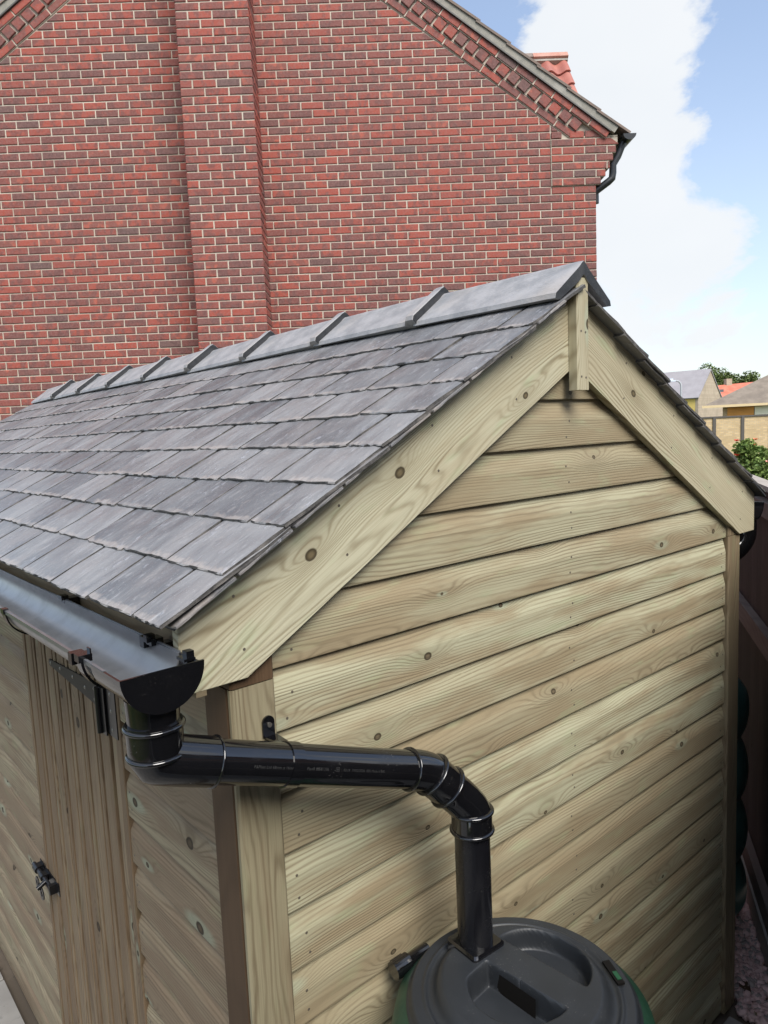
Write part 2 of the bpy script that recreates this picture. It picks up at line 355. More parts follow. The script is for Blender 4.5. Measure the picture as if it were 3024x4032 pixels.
# house brick: every brick's tone is looked up from its own place in the bond
H0 = Vector((6.05, 3.212, 0)); ea = Vector((-0.76484219, 0.64421769, 0)); en = Vector((-0.64421769, -0.76484219, 0)); HZ = 4.461
def brick_mat():
    m, t, b = newmat('red_brick', .72, .3)
    ge = N(t, 'ShaderNodeNewGeometry'); oi = None
    at = N(t, 'ShaderNodeAttribute', attribute_name='tone'); u = N(t, 'ShaderNodeSeparateColor'); L(t, at.outputs['Color'], u.inputs[0])
    r1, r2, r3 = u.outputs[0], u.outputs[1], u.outputs[2]
    tcv = ge.outputs['Position']
    # along-wall coordinate
    dt = N(t, 'ShaderNodeVectorMath', operation='DOT_PRODUCT'); L(t, tcv, dt.inputs[0]); dt.inputs[1].default_value = ea
    S = N(t, 'ShaderNodeSeparateXYZ'); L(t, tcv, S.inputs[0])
    cv = N(t, 'ShaderNodeCombineXYZ'); L(t, mathn(t, 'MULTIPLY', dt.outputs['Value'], 11.5), cv.inputs[0]); L(t, mathn(t, 'MULTIPLY', S.outputs['Z'], 9), cv.inputs[1]); L(t, mathn(t, 'MULTIPLY', r1, 50), cv.inputs[2])
    n1 = noise(t, cv.outputs[0], 1.35, 2, .5)
    base = mixc(t, rng(t, r2, .12, .92), (.34, .076, .052), (.195, .070, .060))
    base = mixc(t, rng(t, r1, .88, 1.0), base, (.135, .085, .078))
    base = mixc(t, rng(t, r3, .86, .95), base, (.40, .105, .07))
    dk = mathn(t, 'ADD', n1.outputs['Fac'], mathn(t, 'MULTIPLY', mathn(t, 'SUBTRACT', r3, .5), .22))
    base = mixc(t, mathn(t, 'MULTIPLY', rng(t, dk, .44, .60), .60), base, (.112, .060, .056))
    n2 = noise(t, tcv, 55, 4, .65)
    base = mixc(t, mathn(t, 'MULTIPLY', rng(t, n2.outputs['Fac'], .35, .7), .35), base, (.30, .17, .15))
    n3 = noise(t, tcv, 30, 5, .7)
    base = mixc(t, mathn(t, 'MULTIPLY', rng(t, n3.outputs['Fac'], .66, .78), .45), base, (.42, .36, .33))
    L(t, base, b.inputs['Base Color'])
    bump(t, b, n2.outputs['Fac'], .5, .004)
    return m
M_brick = brick_mat()
def mortar_mat():
    m, t, b = newmat('mortar', .85, .2)
    ge = N(t, 'ShaderNodeNewGeometry')
    n1 = noise(t, ge.outputs['Position'], 1.1, 4, .6); n2 = noise(t, ge.outputs['Position'], 60, 3, .6)
    c = mixc(t, rng(t, n1.outputs['Fac'], .35, .65), (.64, .57, .47), (.50, .435, .35))
    c = mixc(t, mathn(t, 'MULTIPLY', n2.outputs['Fac'], .3), c, (.30, .25, .21))
    L(t, c, b.inputs['Base Color']); bump(t, b, n2.outputs['Fac'], .6, .004); return m
M_mortar = mortar_mat()

# ------------------------------------------------------------------ ground
def sheet(name, pts, z, m, label=None, kind='structure'):
    mb = MB(); mb.add([(x, y, z) for x, y in pts], [tuple(range(len(pts)))])
    return mb.obj(name, m, kind=kind)
def grass_mat():
    m, t, b = newmat('grass', .9, .1); tc = N(t, 'ShaderNodeTexCoord')
    n1 = noise(t, tc.outputs['Object'], .6, 5, .6); n2 = noise(t, tc.outputs['Object'], 30, 4, .7)
    c = mixc(t, rng(t, n1.outputs['Fac'], .35, .65), (.060, .085, .030), (.11, .115, .045))
    c = mixc(t, mathn(t, 'MULTIPLY', n2.outputs['Fac'], .5), c, (.035, .05, .02)); L(t, c, b.inputs['Base Color']); bump(t, b, n2.outputs['Fac'], .8, .02); return m
M_grass = grass_mat()
sheet('ground', [(-300, -300), (500, -300), (500, 500), (-300, 500)], -.03, M_grass)
sheet('soil_bed', [(-3, -3), (3.4, -3), (3.4, 7), (-3, 7)], -.026, M_soil)

# patio slabs left of the shed (each its own slab) and the slab line along the front
patio = MB().box((-2.3, -2.2, -.028), (-.1, 6.2, -.0255)).obj('patio', M_soil, kind='structure')
slab = MB().prism([(-.2955, -.03), (.2955, -.03), (.2955, .004), (.2905, .008), (-.2905, .008), (-.2955, .004)], -.2955, .2955).me('paving_slab', M_pave)
ang = R(0)
for i in range(9):
    for j in range(13):
        x = -.10 - .3 - i * .6; y = -1.9 + j * .6 + (0.3 if i % 2 else 0)
        if x < -2.2: continue
        link('paving_slab', slab, patio, Matrix.Translation((x, y, random.uniform(-.002, .002))) @ Matrix.Rotation(random.choice((0, pi)), 4, 'Z'))
path = MB().box((-.05, -1.9, -.0275), (1.76, -.04, -.0254)).obj('path', M_soil, kind='structure')
for i in range(3):
    for j in range(1, 4):
        x = .262 + i * .594; y = .26 - j * .6 + .0
        if (x + .3 - 1.816) * .528 - (y + .3 + .152) * -.849 * -1 > 99: continue
        link('paving_slab', slab, path, Matrix.Translation((x + .0, y + .02, -.004 + random.uniform(-.002, .002))))

# ------------------------------------------------------------------ fence (runs off behind the right corner)
fd = Vector((0.8494, 0.5278, 0)); fn = Vector((0.5278, -0.8494, 0)); fo = Vector((1.855, -.215, 0))
FM = Matrix(((fd.x, fn.x, 0, fo.x), (fd.y, fn.y, 0, fo.y), (0, 0, 1, 0), (0, 0, 0, 1)))   # local x along fence, y away from camera
M_cap = stone_mat('lit_capping', (.42, .38, .33), (.34, .30, .26), (.25, .22, .2), 8, .8)  # fence top: daylight on the capping put into its paler colour
fence = thing('close_board_fence', fo, 'dark brown close board fence with horizontal rails beyond the right corner post', 'fence')
VB = Matrix(((0, 0, 1, 0), (0, 1, 0, 0), (-1, 0, 0, 0), (0, 0, 0, 1)))   # board length to vertical (local X -> -Z)
fb = [MB().prism([(0, 0), (-.006 - .002 * k, 0), (-.017, .104), (0, .108)], 0, 1.66).me('fence_board', W_fence) for k in range(2)]
s = -6.0; i = 0
while s < 6.2:
    link('fence_board', fb[i % 2], fence, FM @ Matrix.Translation((s, 0, 1.80 + random.uniform(-.003, .003))) @ VB)
    s += .098; i += 1
s = -6.0
for k in range(7):
    a, b_ = s + k * 1.83, s + (k + 1) * 1.83
    MB().box((a, -.05, .0), (b_, -.014, .115), FM).obj('gravel_board', M_conc, fence)
    for z0, z1, d in ((1.185, 1.262, .055), (.16, .225, .055), (1.70, 1.765, .05)):
        rm = MB().prism([(-.016, z0), (-.016 - d * .75, z0 + .012), (-.016 - d * .55, z1), (-.016, z1 + .004)], 0, b_ - a - .004)
        o = rm.obj('rail', W_rail, fence, mat=FM @ Matrix.Translation((a, 0, 0)))
    MB().box((a, -.03, 1.802), (b_ - .004, .03, 1.822), FM).obj('capping_rail', M_cap, fence)
    MB().box((b_ - .045, .0, .0), (b_ + .045, .095, 1.79), FM).obj('fence_post', W_fence, fence)

# pink gravel between the shed and the fence: real pebbles
def gravel_mat():
    m, t, b = newmat('pink_gravel', .75, .3); at = N(t, 'ShaderNodeAttribute', attribute_name='tone')
    tc = N(t, 'ShaderNodeTexCoord'); n = noise(t, tc.outputs['Object'], 60, 3, .6)
    c = mixc(t, mathn(t, 'MULTIPLY', n.outputs['Fac'], .4), at.outputs['Color'], (.20, .14, .13)); L(t, c, b.inputs['Base Color']); return m
ico = bmesh.new(); bmesh.ops.create_icosphere(ico, subdivisions=1, radius=1); IV = [v.co.copy() for v in ico.verts]; IF = [[v.index for v in f.verts] for f in ico.faces]; ico.free()
gv = MB(); cols = []
rg = random.Random(3); cnt = 0
while cnt < 8500:
    x = rg.uniform(1.79, 2.85); y = rg.uniform(-.45, .85)
    if x < 1.845 and y > -.03: continue
    dist = (Vector((x, y, 0)) - fo).dot(fn)
    if dist > -.055: continue
    r = rg.uniform(.008, .019); q = Matrix.Rotation(rg.uniform(0, 6.28), 4, Vector((rg.random(), rg.random(), rg.random() + .1)).normalized())
    sc3 = Vector((r * rg.uniform(.9, 1.4), r * rg.uniform(.7, 1.1), r * rg.uniform(.45, .8)))
    p = Vector((x, y, -.006 + rg.uniform(0, .012)))
    gv.add([p + Matrix.Rotation(rg.uniform(0, .4), 3, 'X') @ (q.to_3x3() @ Vector((v.x * sc3.x * rg.uniform(.9, 1.1), v.y * sc3.y, v.z * sc3.z))) for v in IV], IF)
    k = rg.random(); c = (.56 + .2 * k, .38 + .17 * k, .35 + .17 * k) if rg.random() < .75 else (.34, .30, .27)
    cols.append(c); cnt += 1
gm = mesh('gravel', gv.v, gv.f, gravel_mat(), True)
ca = gm.color_attributes.new('tone', 'FLOAT_COLOR', 'POINT')
for i in range(len(gm.vertices)):
    ca.data[i].color = (*cols[i // 12], 1)
link('gravel', gm, kind='stuff', label='pink gravel strip between the shed and the dark fence')

# ------------------------------------------------------------------ shed
Wd, PW, TX = 1.7405, .0844, .8702          # cladding width, post width, centre x
TAN = .5596; TH = math.atan(TAN)
YB = 3.98                                   # back of the shed
shed = thing('garden_shed', (TX, 2, 0), 'timber shed with grey slate roof, pale bargeboards and black guttering', 'shed')
pitch = .1128; ZJ0 = 1.7039
RX90 = Matrix.Rotation(-pi / 2, 4, 'Z')     # front -Y turned to face -X, length runs towards -Y

def clad_prof(h=pitch, t=.016):
    e = .0
    return [(t, 0), (.0, 0), (-.0005, .003), (-.0005, h * .56), (.0012, h * .65), (.0044, h * .76), (.0077, h * .87), (.0094, h * .95), (.0097, h + .006), (t, h + .006)]
# core so that no light leaks through
MB().box((.0, .02, .0), (Wd, YB, 1.70)).obj('inner_frame', M_dark, shed)
# gable boards
nails = []
for k in range(-5, 16):
    z0 = ZJ0 - k * pitch + random.uniform(-.0015, .0015) if 0 else ZJ0 - k * pitch
    if z0 < -.05: continue
    h = pitch
    if z0 >= 1.70:
        hl = min(Wd / 2, (2.395 - (z0 + h)) / TAN)
        if hl < .03: hl = .05
        x0, x1 = TX - hl, TX + hl
        if z0 < 1.75: x0, x1 = 0.001, Wd - .001
    else: x0, x1 = 0.001, Wd - .001
    zt = h
    pr = clad_prof()
    mb = MB().prism(pr, 0, x1 - x0)
    o = mb.obj('cladding_board', W_clad, shed, mat=Matrix.Translation((x0, 0, z0)))
    for xx in (.035, .87, Wd - .022):
        if x0 + .02 < xx < x1:
            for dz in (.022, .062): nails.append((xx + random.uniform(-.012, .012), -.0008, z0 + dz + random.uniform(-.004, .004), 0))
    if k == 15: break
MB().box((0, .003, .0), (Wd, .018, .02)).obj('bottom_batten', W_clad, shed)
MB().prism([(.0165, 1.70), (.02, 1.70), (.02, 1.72), (.0165, 1.72)], .0, Wd).obj('inner_rail', M_dark, shed)
gb = MB(); gb.add([(.0, .019, 1.69), (Wd, .019, 1.69), (Wd, .019, 1.90), (TX, .019, 2.395), (.0, .019, 1.90)], [(0, 1, 2, 3, 4)]); gb.obj('gable_lining', M_dark, shed)

# side (door) wall: cladding faces -X, recessed behind the corner post
SX = -.068
def side_boards(ya, yb, m, kk=range(0, 16)):
    for k in kk:
        z0 = ZJ0 - k * pitch
        if z0 < -.05: continue
        h_ = pitch; pr = [(.018, 0), (.0, 0), (-.0005, .003), (-.0005, h_ * .62), (.0015, h_ * .70), (.0060, h_ * .79), (.0105, h_ * .87), (.0130, h_ * .93), (.0135, h_ + .006), (.018, h_ + .006)]
        mb = MB().prism(pr, 0, yb - ya)
        link('cladding_board', mb.me('cladding_board', m), shed, Matrix.Translation((SX, yb, z0)) @ RX90)
        for yy in (ya + .018, yb - .018):
            for dz in (.022, .062): nails.append((SX - .0008, yy + random.uniform(-.004, .004), z0 + dz, 1))
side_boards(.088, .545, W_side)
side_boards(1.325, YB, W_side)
# back and right walls (plain cladding, out of the picture)
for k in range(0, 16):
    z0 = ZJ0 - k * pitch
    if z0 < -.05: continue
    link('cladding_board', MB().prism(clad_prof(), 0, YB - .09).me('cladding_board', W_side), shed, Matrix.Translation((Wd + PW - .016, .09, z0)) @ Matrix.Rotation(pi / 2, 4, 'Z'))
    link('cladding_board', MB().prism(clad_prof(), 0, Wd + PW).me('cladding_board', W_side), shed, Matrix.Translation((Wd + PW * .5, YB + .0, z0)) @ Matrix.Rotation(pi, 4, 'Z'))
gb = MB(); gb.add([(0, YB + .01, 1.70), (Wd, YB + .01, 1.70), (TX, YB + .01, 2.36)], [(0, 1, 2)]); gb.obj('gable_panel', W_side, shed, label='plain rear gable panel of the shed')

# corner posts (length along local X -> vertical)
def post(x0, x1, y0, y1, z1, m, name='corner_post', z0=0):
    e = .004
    wx = x1 - x0
    # profile in local (y,z): local Z = width (world x), local Y = depth
    pr = [(0, e), (e, 0), (y1 - y0 - e, 0), (y1 - y0, e), (y1 - y0, wx - e), (y1 - y0 - e, wx), (e, wx), (0, wx - e)]
    mb = MB().prism(pr, 0, z1 - z0)
    mt = Matrix(((0, 0, 1, x0), (0, 1, 0, y0), (-1, 0, 0, z1), (0, 0, 0, 1)))
    return mb.obj(name, m, shed, mat=mt)
post(-PW, -.0005, -.0107, .004, 1.690, W_post)
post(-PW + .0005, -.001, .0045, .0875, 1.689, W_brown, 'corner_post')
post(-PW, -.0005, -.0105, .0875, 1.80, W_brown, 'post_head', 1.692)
post(Wd + .0008, Wd + PW, -.0107, .09, 1.706, W_post)
post(Wd + .0012, Wd + PW - .001, -.0100, .09, 1.80, W_post, 'post_head', 1.708)
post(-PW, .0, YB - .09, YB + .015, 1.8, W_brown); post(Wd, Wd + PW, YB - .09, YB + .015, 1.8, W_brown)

# bargeboards: board local X runs down the slope
def barge(sign):
    # polygon in (x,z) world, front face y=-.0206
    B, c, zt, zl, zc = 1.0402, .1106, 1.8312, 1.7079, 2.2281
    pts = [(0.006, zc), (B - c, zl), (B, zl), (B, zt), (0.006, zt + TAN * B)]
    # local frame: origin at apex lower edge, local X down-slope, Z perpendicular
    ax = Vector((sign * cos(TH), 0, -sin(TH))); az = Vector((sign * sin(TH), 0, cos(TH)))
    ay = Vector((0, 1, 0))
    org = Vector((TX, -.0206, zc))
    Mt = Matrix(((ax.x, ay.x, az.x, org.x), (ax.y, ay.y, az.y, org.y), (ax.z, ay.z, az.z, org.z), (0, 0, 0, 1)))
    Mi = Mt.inverted()
    P = [Mi @ Vector((TX + sign * x, -.0206, z)) for x, z in pts]
    cxy = sum((p for p in P), Vector()) / len(P)
    inner = [p + (cxy - p).normalized() * .003 for p in P]
    n = len(P); vs = [(p.x, 0, p.z) for p in inner] + [(p.x, .002, p.z) for p in P] + [(p.x, .0200, p.z) for p in P]
    fs = [tuple(range(n)), tuple(range(3 * n - 1, 2 * n - 1, -1))]
    for r in (0, 1):
        fs += [(r * n + i, r * n + (i + 1) % n, (r + 1) * n + (i + 1) % n, (r + 1) * n + i) for i in range(n)]
    mb = MB(); mb.add(vs, fs); return mb.obj('bargeboard', W_barge, shed, mat=Mt)
barge(-1); barge(1)
# soffit strips closing the gap between bargeboard and roof
# centre batten over the joint
bx0, bx1 = .0, 0
mbt = MB()
zb0 = 2.083; 
mbt.prism([(0, .004), (.0, .042), (.004, .045), (.026, .045), (.026, 0), (.004, 0)], 0, .258)
ap = mbt.obj('apex_batten', W_barge, shed, mat=Matrix(((0, 0, 1, TX - .0225), (0, 1, 0, -.0476), (-1, 0, 0, 2.432), (0, 0, 0, 1))))
# fascia behind the gutter and its twin on the right
for xf, sgn in ((-.148, 1), (TX * 2 + .148, -1)):
    mb = MB().prism([(0, 0), (.018, 0), (.018, .118), (0, .122)], 0, YB + .02)
    mt = Matrix.Translation((xf, YB + .0, 1.700)) @ RX90 if sgn == 1 else Matrix.Translation((xf, .02 - .02, 1.700)) @ Matrix.Rotation(pi / 2, 4, 'Z')
    mb.obj('fascia_board', W_post, shed, mat=mt)
# rafter ends / soffit board so the eave is closed
MB().box((-.13, .0, 1.755), (.0, YB, 1.765)).obj('soffit', W_brown, shed)
MB().box((Wd, .0, 1.755), (Wd + .13, YB, 1.765)).obj('soffit', W_brown, shed)
# roof deck (dark boards under the slates), with the membrane strip over the verge
def roof_frame(sign, dx=0.0):
    # origin on the eave line; local X along +y (into picture), local Y up the slope, Z outward
    if sign < 0:
        ux = Vector((0, 1, 0)); uy = Vector((cos(TH), 0, sin(TH))); 
    else:
        ux = Vector((0, -1, 0)); uy = Vector((-cos(TH), 0, sin(TH)))
    uz = ux.cross(uy); uz = uz if uz.z > 0 else -uz
    x0 = TX + sign * (TX + .214)
    org = Vector((x0, 0, 1.8058))
    return Matrix(((ux.x, uy.x, uz.x, org.x), (ux.y, uy.y, uz.y, org.y), (ux.z, uy.z, uz.z, org.z), (0, 0, 0, 1)))
SLEN = (TX + .214) / cos(TH)
for sign in (-1, 1):
    RF = roof_frame(sign)
    def yy(a): return a if sign < 0 else -a
    y0, y1 = sorted((yy(-.018), yy(YB + .03)))
    MB().box((y0, .060, -.018), (y1, SLEN, .0005), RF).obj('roof_deck', M_felt, shed)
# slates
def slate_mesh(seed, wd, ln=.262, t=.0078):
    r = random.Random(seed); nx, ny = 12, 5; vs = []; fs = []
    jx = [0] + [r.uniform(-.0022, .0022) for _ in range(nx - 1)] + [0]
    def P(i, j, top):
        x = (i / nx - .5) * wd; v = j / ny
        y = v * ln + (r.uniform(-.0009, .0009) if j == 0 else 0)
        if j == 0 and i in (0, nx): y += r.uniform(0, .004)
        if i in (0, nx): x += r.uniform(-.0016, .0016)
        return x, y
    g = {}
    for j in range(ny + 1):
        for i in range(nx + 1):
            g[i, j] = P(i, j, 1)
    for j in range(ny + 1):
        for i in range(nx + 1):
            x, y = g[i, j]; edge = (j == 0 or i in (0, nx))
            z = t + r.uniform(-.0005, .0005) - (r.uniform(.0008, .0026) if edge else 0)
            vs.append((x, y + (.0012 if j == 0 else 0), z))
    nb = len(vs)
    # mid lip of the rough broken edge, then bottom
    ring = [(i, 0) for i in range(nx + 1)] + [(nx, j) for j in range(1, ny + 1)] + [(i, ny) for i in range(nx - 1, -1, -1)] + [(0, j) for j in range(ny - 1, 0, -1)]
    def vi(a): return a[1] * (nx + 1) + a[0]
    for a in ring:
        x, y = g[a]; f = r.uniform(-.0014, .0006); cxn = -1 if a[0] == 0 else (1 if a[0] == nx else 0)
        vs.append((x + cxn * f * .6, y + (f if a[1] == 0 else 0), t * r.uniform(.35, .6)))
    for a in ring:
        x, y = g[a]; vs.append((x, y, 0))
    n = len(ring)
    for j in range(ny):
        for i in range(nx):
            a = j * (nx + 1) + i; fs.append((a, a + 1, a + nx + 2, a + nx + 1))
    for k in range(n):
        k2 = (k + 1) % n
        fs.append((vi(ring[k]), nb + k, nb + k2, vi(ring[k2])))
        fs.append((nb + k, nb + n + k, nb + n + k2, nb + k2))
    fs.append(tuple(nb + n + k for k in range(n)))
    return vs, fs
SW = .2035
full = [slate_mesh(i, SW - .0075) for i in range(9)]
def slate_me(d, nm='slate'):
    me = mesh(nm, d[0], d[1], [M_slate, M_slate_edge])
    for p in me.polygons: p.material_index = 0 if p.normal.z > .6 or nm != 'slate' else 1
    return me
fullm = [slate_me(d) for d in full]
cuts = {}
EXP = .1088 / cos(TH)
tilt = math.atan(.014 / .262)
ncourse = 9
stuffmb = MB(); singles = 0
random.seed(11)
for sign in (-1, 1):
    RF = roof_frame(sign)
    for i in range(ncourse):
        yv = (-.057 if sign < 0 else -.050) + random.uniform(-.004, .004)
        y = yv; yend = YB + .06
        first = True
        while y < yend - .01:
            wd = SW
            if first and i % 2 == 0: wd = SW * .5
            if i in (2, 7) and first and i % 2 == 0: wd = SW * .55
            if y + wd > yend: wd = yend - y
            up = EXP * i + .0135 + random.uniform(-.0025, .0025)
            if i == 0 and False: pass
            ln = .262 if i < ncourse - 1 else (SLEN - up) * .99
            key = None
            if abs(wd - SW) < .001 and i < ncourse - 1: me = fullm[random.randrange(9)]
            else:
                key = (round(wd, 3), round(ln, 2))
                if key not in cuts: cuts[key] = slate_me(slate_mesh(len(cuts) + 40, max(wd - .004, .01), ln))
                me = cuts[key]
            yc = y + wd / 2
            lx = yc if sign < 0 else -yc
            lift = .0175 - .00085 * i + random.uniform(-.0006, .0016)
            if sign > 0: lift -= .006; up += .022
            tl = math.atan(.0145 / .262) + random.uniform(-.003, .003)
            mt = RF @ Matrix.Translation((lx, up, lift)) @ Matrix.Rotation(-tl, 4, 'X') @ Matrix.Rotation(random.uniform(-.007, .007), 4, 'Z')
            if sign < 0 or singles < 292:
                if sign < 0 or y < 1.9:
                    link('slate', me, shed, mt); singles += 1
                else: stuffmb.add([mt @ v.co for v in me.vertices], [list(p.vertices) for p in me.polygons])
            else:
                stuffmb.add([mt @ v.co for v in me.vertices], [list(p.vertices) for p in me.polygons])
            y += wd; first = False
    # under-eave slate course and the doubled verge slips seen edge-on
    for k in range(9):
        if sign < 0:
            mt = RF @ Matrix.Translation((-.057 + .05 + random.uniform(-.003, .004), EXP * k + .03, .0045)) @ Matrix.Rotation(-.012, 4, 'X')
        else:
            mt = RF @ Matrix.Translation((.037 - .05 + random.uniform(-.003, .004), EXP * k + .03, .0045)) @ Matrix.Rotation(-.012, 4, 'X')
        key = ('slip',)
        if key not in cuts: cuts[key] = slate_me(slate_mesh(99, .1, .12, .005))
        vs = cuts[key]; stuffmb.add([mt @ v.co for v in vs.vertices], [list(p.vertices) for p in vs.polygons])
    y0, y1 = (-.05, YB + .05)
    a, b_ = (y0, y1) if sign < 0 else (-y1, -y0)
    MB().box((a, .030, .001), (b_, .14, .0045), RF).obj('eave_felt', M_felt, shed)
o = link('slate_infill', slate_me((stuffmb.v, [tuple(f) for f in stuffmb.f]), 'slate_infill'), shed, kind='stuff')

# ridge tiles: angled, with a raised collar at the near end
RWd, ZR, ZP = .1134, 2.3628, 2.4568
def ridge_mesh(ln, collar):
    def prof(o, th):
        # outer polyline (x,z) relative to the peak: rounded apex
        pts = []
        sl = (ZP - ZR) / RWd; nn = Vector((sl, 1)).normalized()
        def off(x, z, o): return (x + (nn.x if x < 0 else -nn.x) * -o if abs(x) > 1e-6 else 0, z + o)
        X = [-RWd, -RWd * .97, -RWd * .16, -RWd * .07, 0, RWd * .07, RWd * .16, RWd * .97, RWd]
        Z = [-(ZP - ZR), -(ZP - ZR) + .012, -(ZP - ZR) * .16 + .0, -(ZP - ZR) * .055, 0, -(ZP - ZR) * .055, -(ZP - ZR) * .16, -(ZP - ZR) + .012, -(ZP - ZR)]
        Z = [z - .003 for z in Z]
        outr = []
        for x, z in zip(X, Z):
            k = abs(x) / RWd
            outr.append((x + (1 if x > 0 else -1 if x < 0 else 0) * o * .62 * min(1, k * 3), z + o * (1 - .25 * k)))
        inn = [(x * .86, z - th * (1.0 if abs(x) < RWd * .9 else .45)) for x, z in zip(X, Z)]
        inn[0] = (X[0] * .885, Z[0] - .002); inn[-1] = (-inn[0][0], inn[0][1])
        return outr + inn[::-1]
    mb = MB()
    secs = [(0.0, prof(.0, .030)), (.02, prof(.001, .030)), (ln, prof(-.001, .021))] if not collar else [(0, prof(.0195, .026)), (.003, prof(.0215, .026)), (.030, prof(.0205, .026)), (.040, prof(.006, .02)), (ln, prof(-.002, .02))]
    n = len(secs[0][1])
    for y, p in secs: mb.v += [Vector((x, y, z)) for x, z in p]
    for s_ in range(len(secs) - 1):
        for k in range(n):
            a = s_ * n + k; b_ = s_ * n + (k + 1) % n; mb.f.append([a, b_, b_ + n, a + n])
    h = n // 2
    for base in (0, (len(secs) - 1) * n):
        for k in range(h - 1): mb.f.append([base + k, base + k + 1, base + n - 2 - k, base + n - 1 - k])
    me = mb.me('ridge_tile', [M_ridge, M_ridge_cut], False)
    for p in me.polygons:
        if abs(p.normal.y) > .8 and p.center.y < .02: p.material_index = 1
    return me
rt0 = ridge_mesh(.46, False); rt1 = ridge_mesh(.478, True)
for k in range(9):
    yk = -.051 + k * .449
    link('ridge_tile', rt0 if k == 0 else rt1, shed, Matrix.Translation((TX, yk, ZP + .014 + random.uniform(-.002, .002))) @ Matrix.Rotation(random.uniform(-.006, .006), 4, 'Z') @ Matrix.Rotation(random.uniform(-.004, .004), 4, 'X'))

# ------------------------------------------------------------------ door
DX = -.074
door = link('door', MB().box((DX + .0142, .612, .02), (-.02, 1.303, 1.68)).me('door', W_door), shed, label='narrow brown matchboard door')
nb = 7; dw = (1.303 - .610) / nb
for k in range(nb):
    ya = .610 + k * dw; w_ = dw - .0015
    # bead-and-groove matchboard: wide flat, quirk, rounded bead
    pr = [(.014, 0), (.0135, .0055), (.0012, .0065), (.0, .0085), (-.0008, w_ * .30), (-.0005, w_ * .600), (.0135, w_ * .615), (.0138, w_ * .725), (-.0005, w_ * .740), (-.0022, w_ * .80), (-.0026, w_ * .84), (-.0022, w_ * .88), (-.0006, w_ * .95), (.0005, w_ * .975), (.0135, w_ * .982), (.014, w_)]
    mb = MB().prism(pr, 0, 1.655)
    mt = Matrix(((0, 1, 0, DX), (0, 0, 1, ya), (-1, 0, 0, 1.68), (0, 0, 0, 1)))
    link('door_board', mb.me('door_board', W_door), door, mt)
def stile(ya, yb, xf=-.072):
    mt = Matrix(((0, 1, 0, xf), (0, 0, 1, ya), (-1, 0, 0, 1.69), (0, 0, 0, 1)))
    MB().prism([(0, .002), (.002, 0), (.02, 0), (.02, yb - ya), (.002, yb - ya), (0, yb - ya - .002)], 0, 1.68).obj('door_stile', W_door, shed, mat=mt)
stile(.5455, .575); stile(.578, .606, -.070); stile(1.307, 1.3245, -.068)
# hinge: tapered strap, knuckle, fixed leaf, screws
hx = DX - .0045
hinge = MB()
hz = 1.511
vs = [(hx, 1.024, hz - .008), (hx, 1.028, hz), (hx, 1.024, hz + .009), (hx, .655, hz + .028), (hx, .655, hz - .028)]
hinge.add(vs + [(v[0] + .003, v[1], v[2]) for v in vs], [(0, 1, 2, 3, 4), (9, 8, 7, 6, 5)] + [(i, (i + 1) % 5, (i + 1) % 5 + 5, i + 5) for i in range(5)])
hb = hinge.obj('hinge', M_hinge, door, label='dark brown tapered strap hinge')
kn = MB().tube([(hx - .002, .645, 1.425), (hx - .002, .645, 1.535)], .0085, 12).box((hx - .001, .612, 1.425), (hx + .003, .644, 1.542)).box((hx + .004, .556, 1.43), (hx + .0075, .612, 1.55))
link('hinge_knuckle', kn.me('hinge_knuckle', M_bolt, True), door)
scr = MB()
for yy_, zz in ((1.012, hz), (.93, hz + .003), (.83, hz + .004), (.74, hz - .001), (.675, hz + .012), (.675, hz - .014)):
    scr.lathe([(0, -.0018), (.003, -.0014), (.0048, 0)], (0, 0, 0), 10)
    for i in range(len(scr.v) - 30, len(scr.v)):
        v = scr.v[i]; scr.v[i] = Vector((hx - .0002 + v.z, yy_ + v.x, zz + v.y))
for yy_, zz in ((.585, 1.53), (.585, 1.49), (.585, 1.445)):
    scr.lathe([(0, -.0018), (.003, -.0014), (.0048, 0)], (0, 0, 0), 10)
    for i in range(len(scr.v) - 30, len(scr.v)):
        v = scr.v[i]; scr.v[i] = Vector((hx + .004 + v.z, yy_ + v.x, zz + v.y))
link('hinge_screws', scr.me('hinge_screws', M_screw, True), door)
# brenton bolt at the far edge of the door
bx = DX - .003
def disc_ring(mb, c, r0, r1, th=.003, seg=18):
    base = len(mb.v)
    for x in (0, -th):
        for r in (r0, r1):
            for k in range(seg):
                a = 2 * pi * k / seg; mb.v.append(Vector((c[0] + x, c[1] + r * cos(a), c[2] + r * sin(a))))
    for k in range(seg):
        k2 = (k + 1) % seg; A = base; 
        mb.f += [[A + k, A + k2, A + seg + k2, A + seg + k], [A + 2 * seg + k, A + 3 * seg + k, A + 3 * seg + k2, A + 2 * seg + k2],
                 [A + k, A + 2 * seg + k, A + 2 * seg + k2, A + k2], [A + seg + k, A + seg + k2, A + 3 * seg + k2, A + 3 * seg + k]]
b1 = MB().box((bx, 1.165, .752), (bx + .003, 1.30, .790)).box((bx, 1.315, .750), (bx + .003, 1.355, .790))
bolt = link('door_bolt', b1.me('door_bolt', M_bolt), door, label='black steel sliding bolt')
b2 = MB().tube([(bx - .014, 1.19, .772), (bx - .014, 1.372, .772)], .007, 14)
link('bolt_bar', b2.me('bolt_bar', M_bolt2, True), door)
b3 = MB().tube([(bx - .014, 1.322, .772), (bx - .014, 1.350, .772)], .0115, 16).tube([(bx - .014, 1.266, .772), (bx - .014, 1.290, .772)], .0105, 16)
b3.box((bx - .016, 1.262, .762), (bx, 1.290, .782)).box((bx - .016, 1.320, .760), (bx, 1.350, .784))
b3.box((bx - .004, 1.262, .764), (bx - .001, 1.350, .780)); link('bolt_keeper', b3.me('bolt_keeper', M_bolt, True), door)
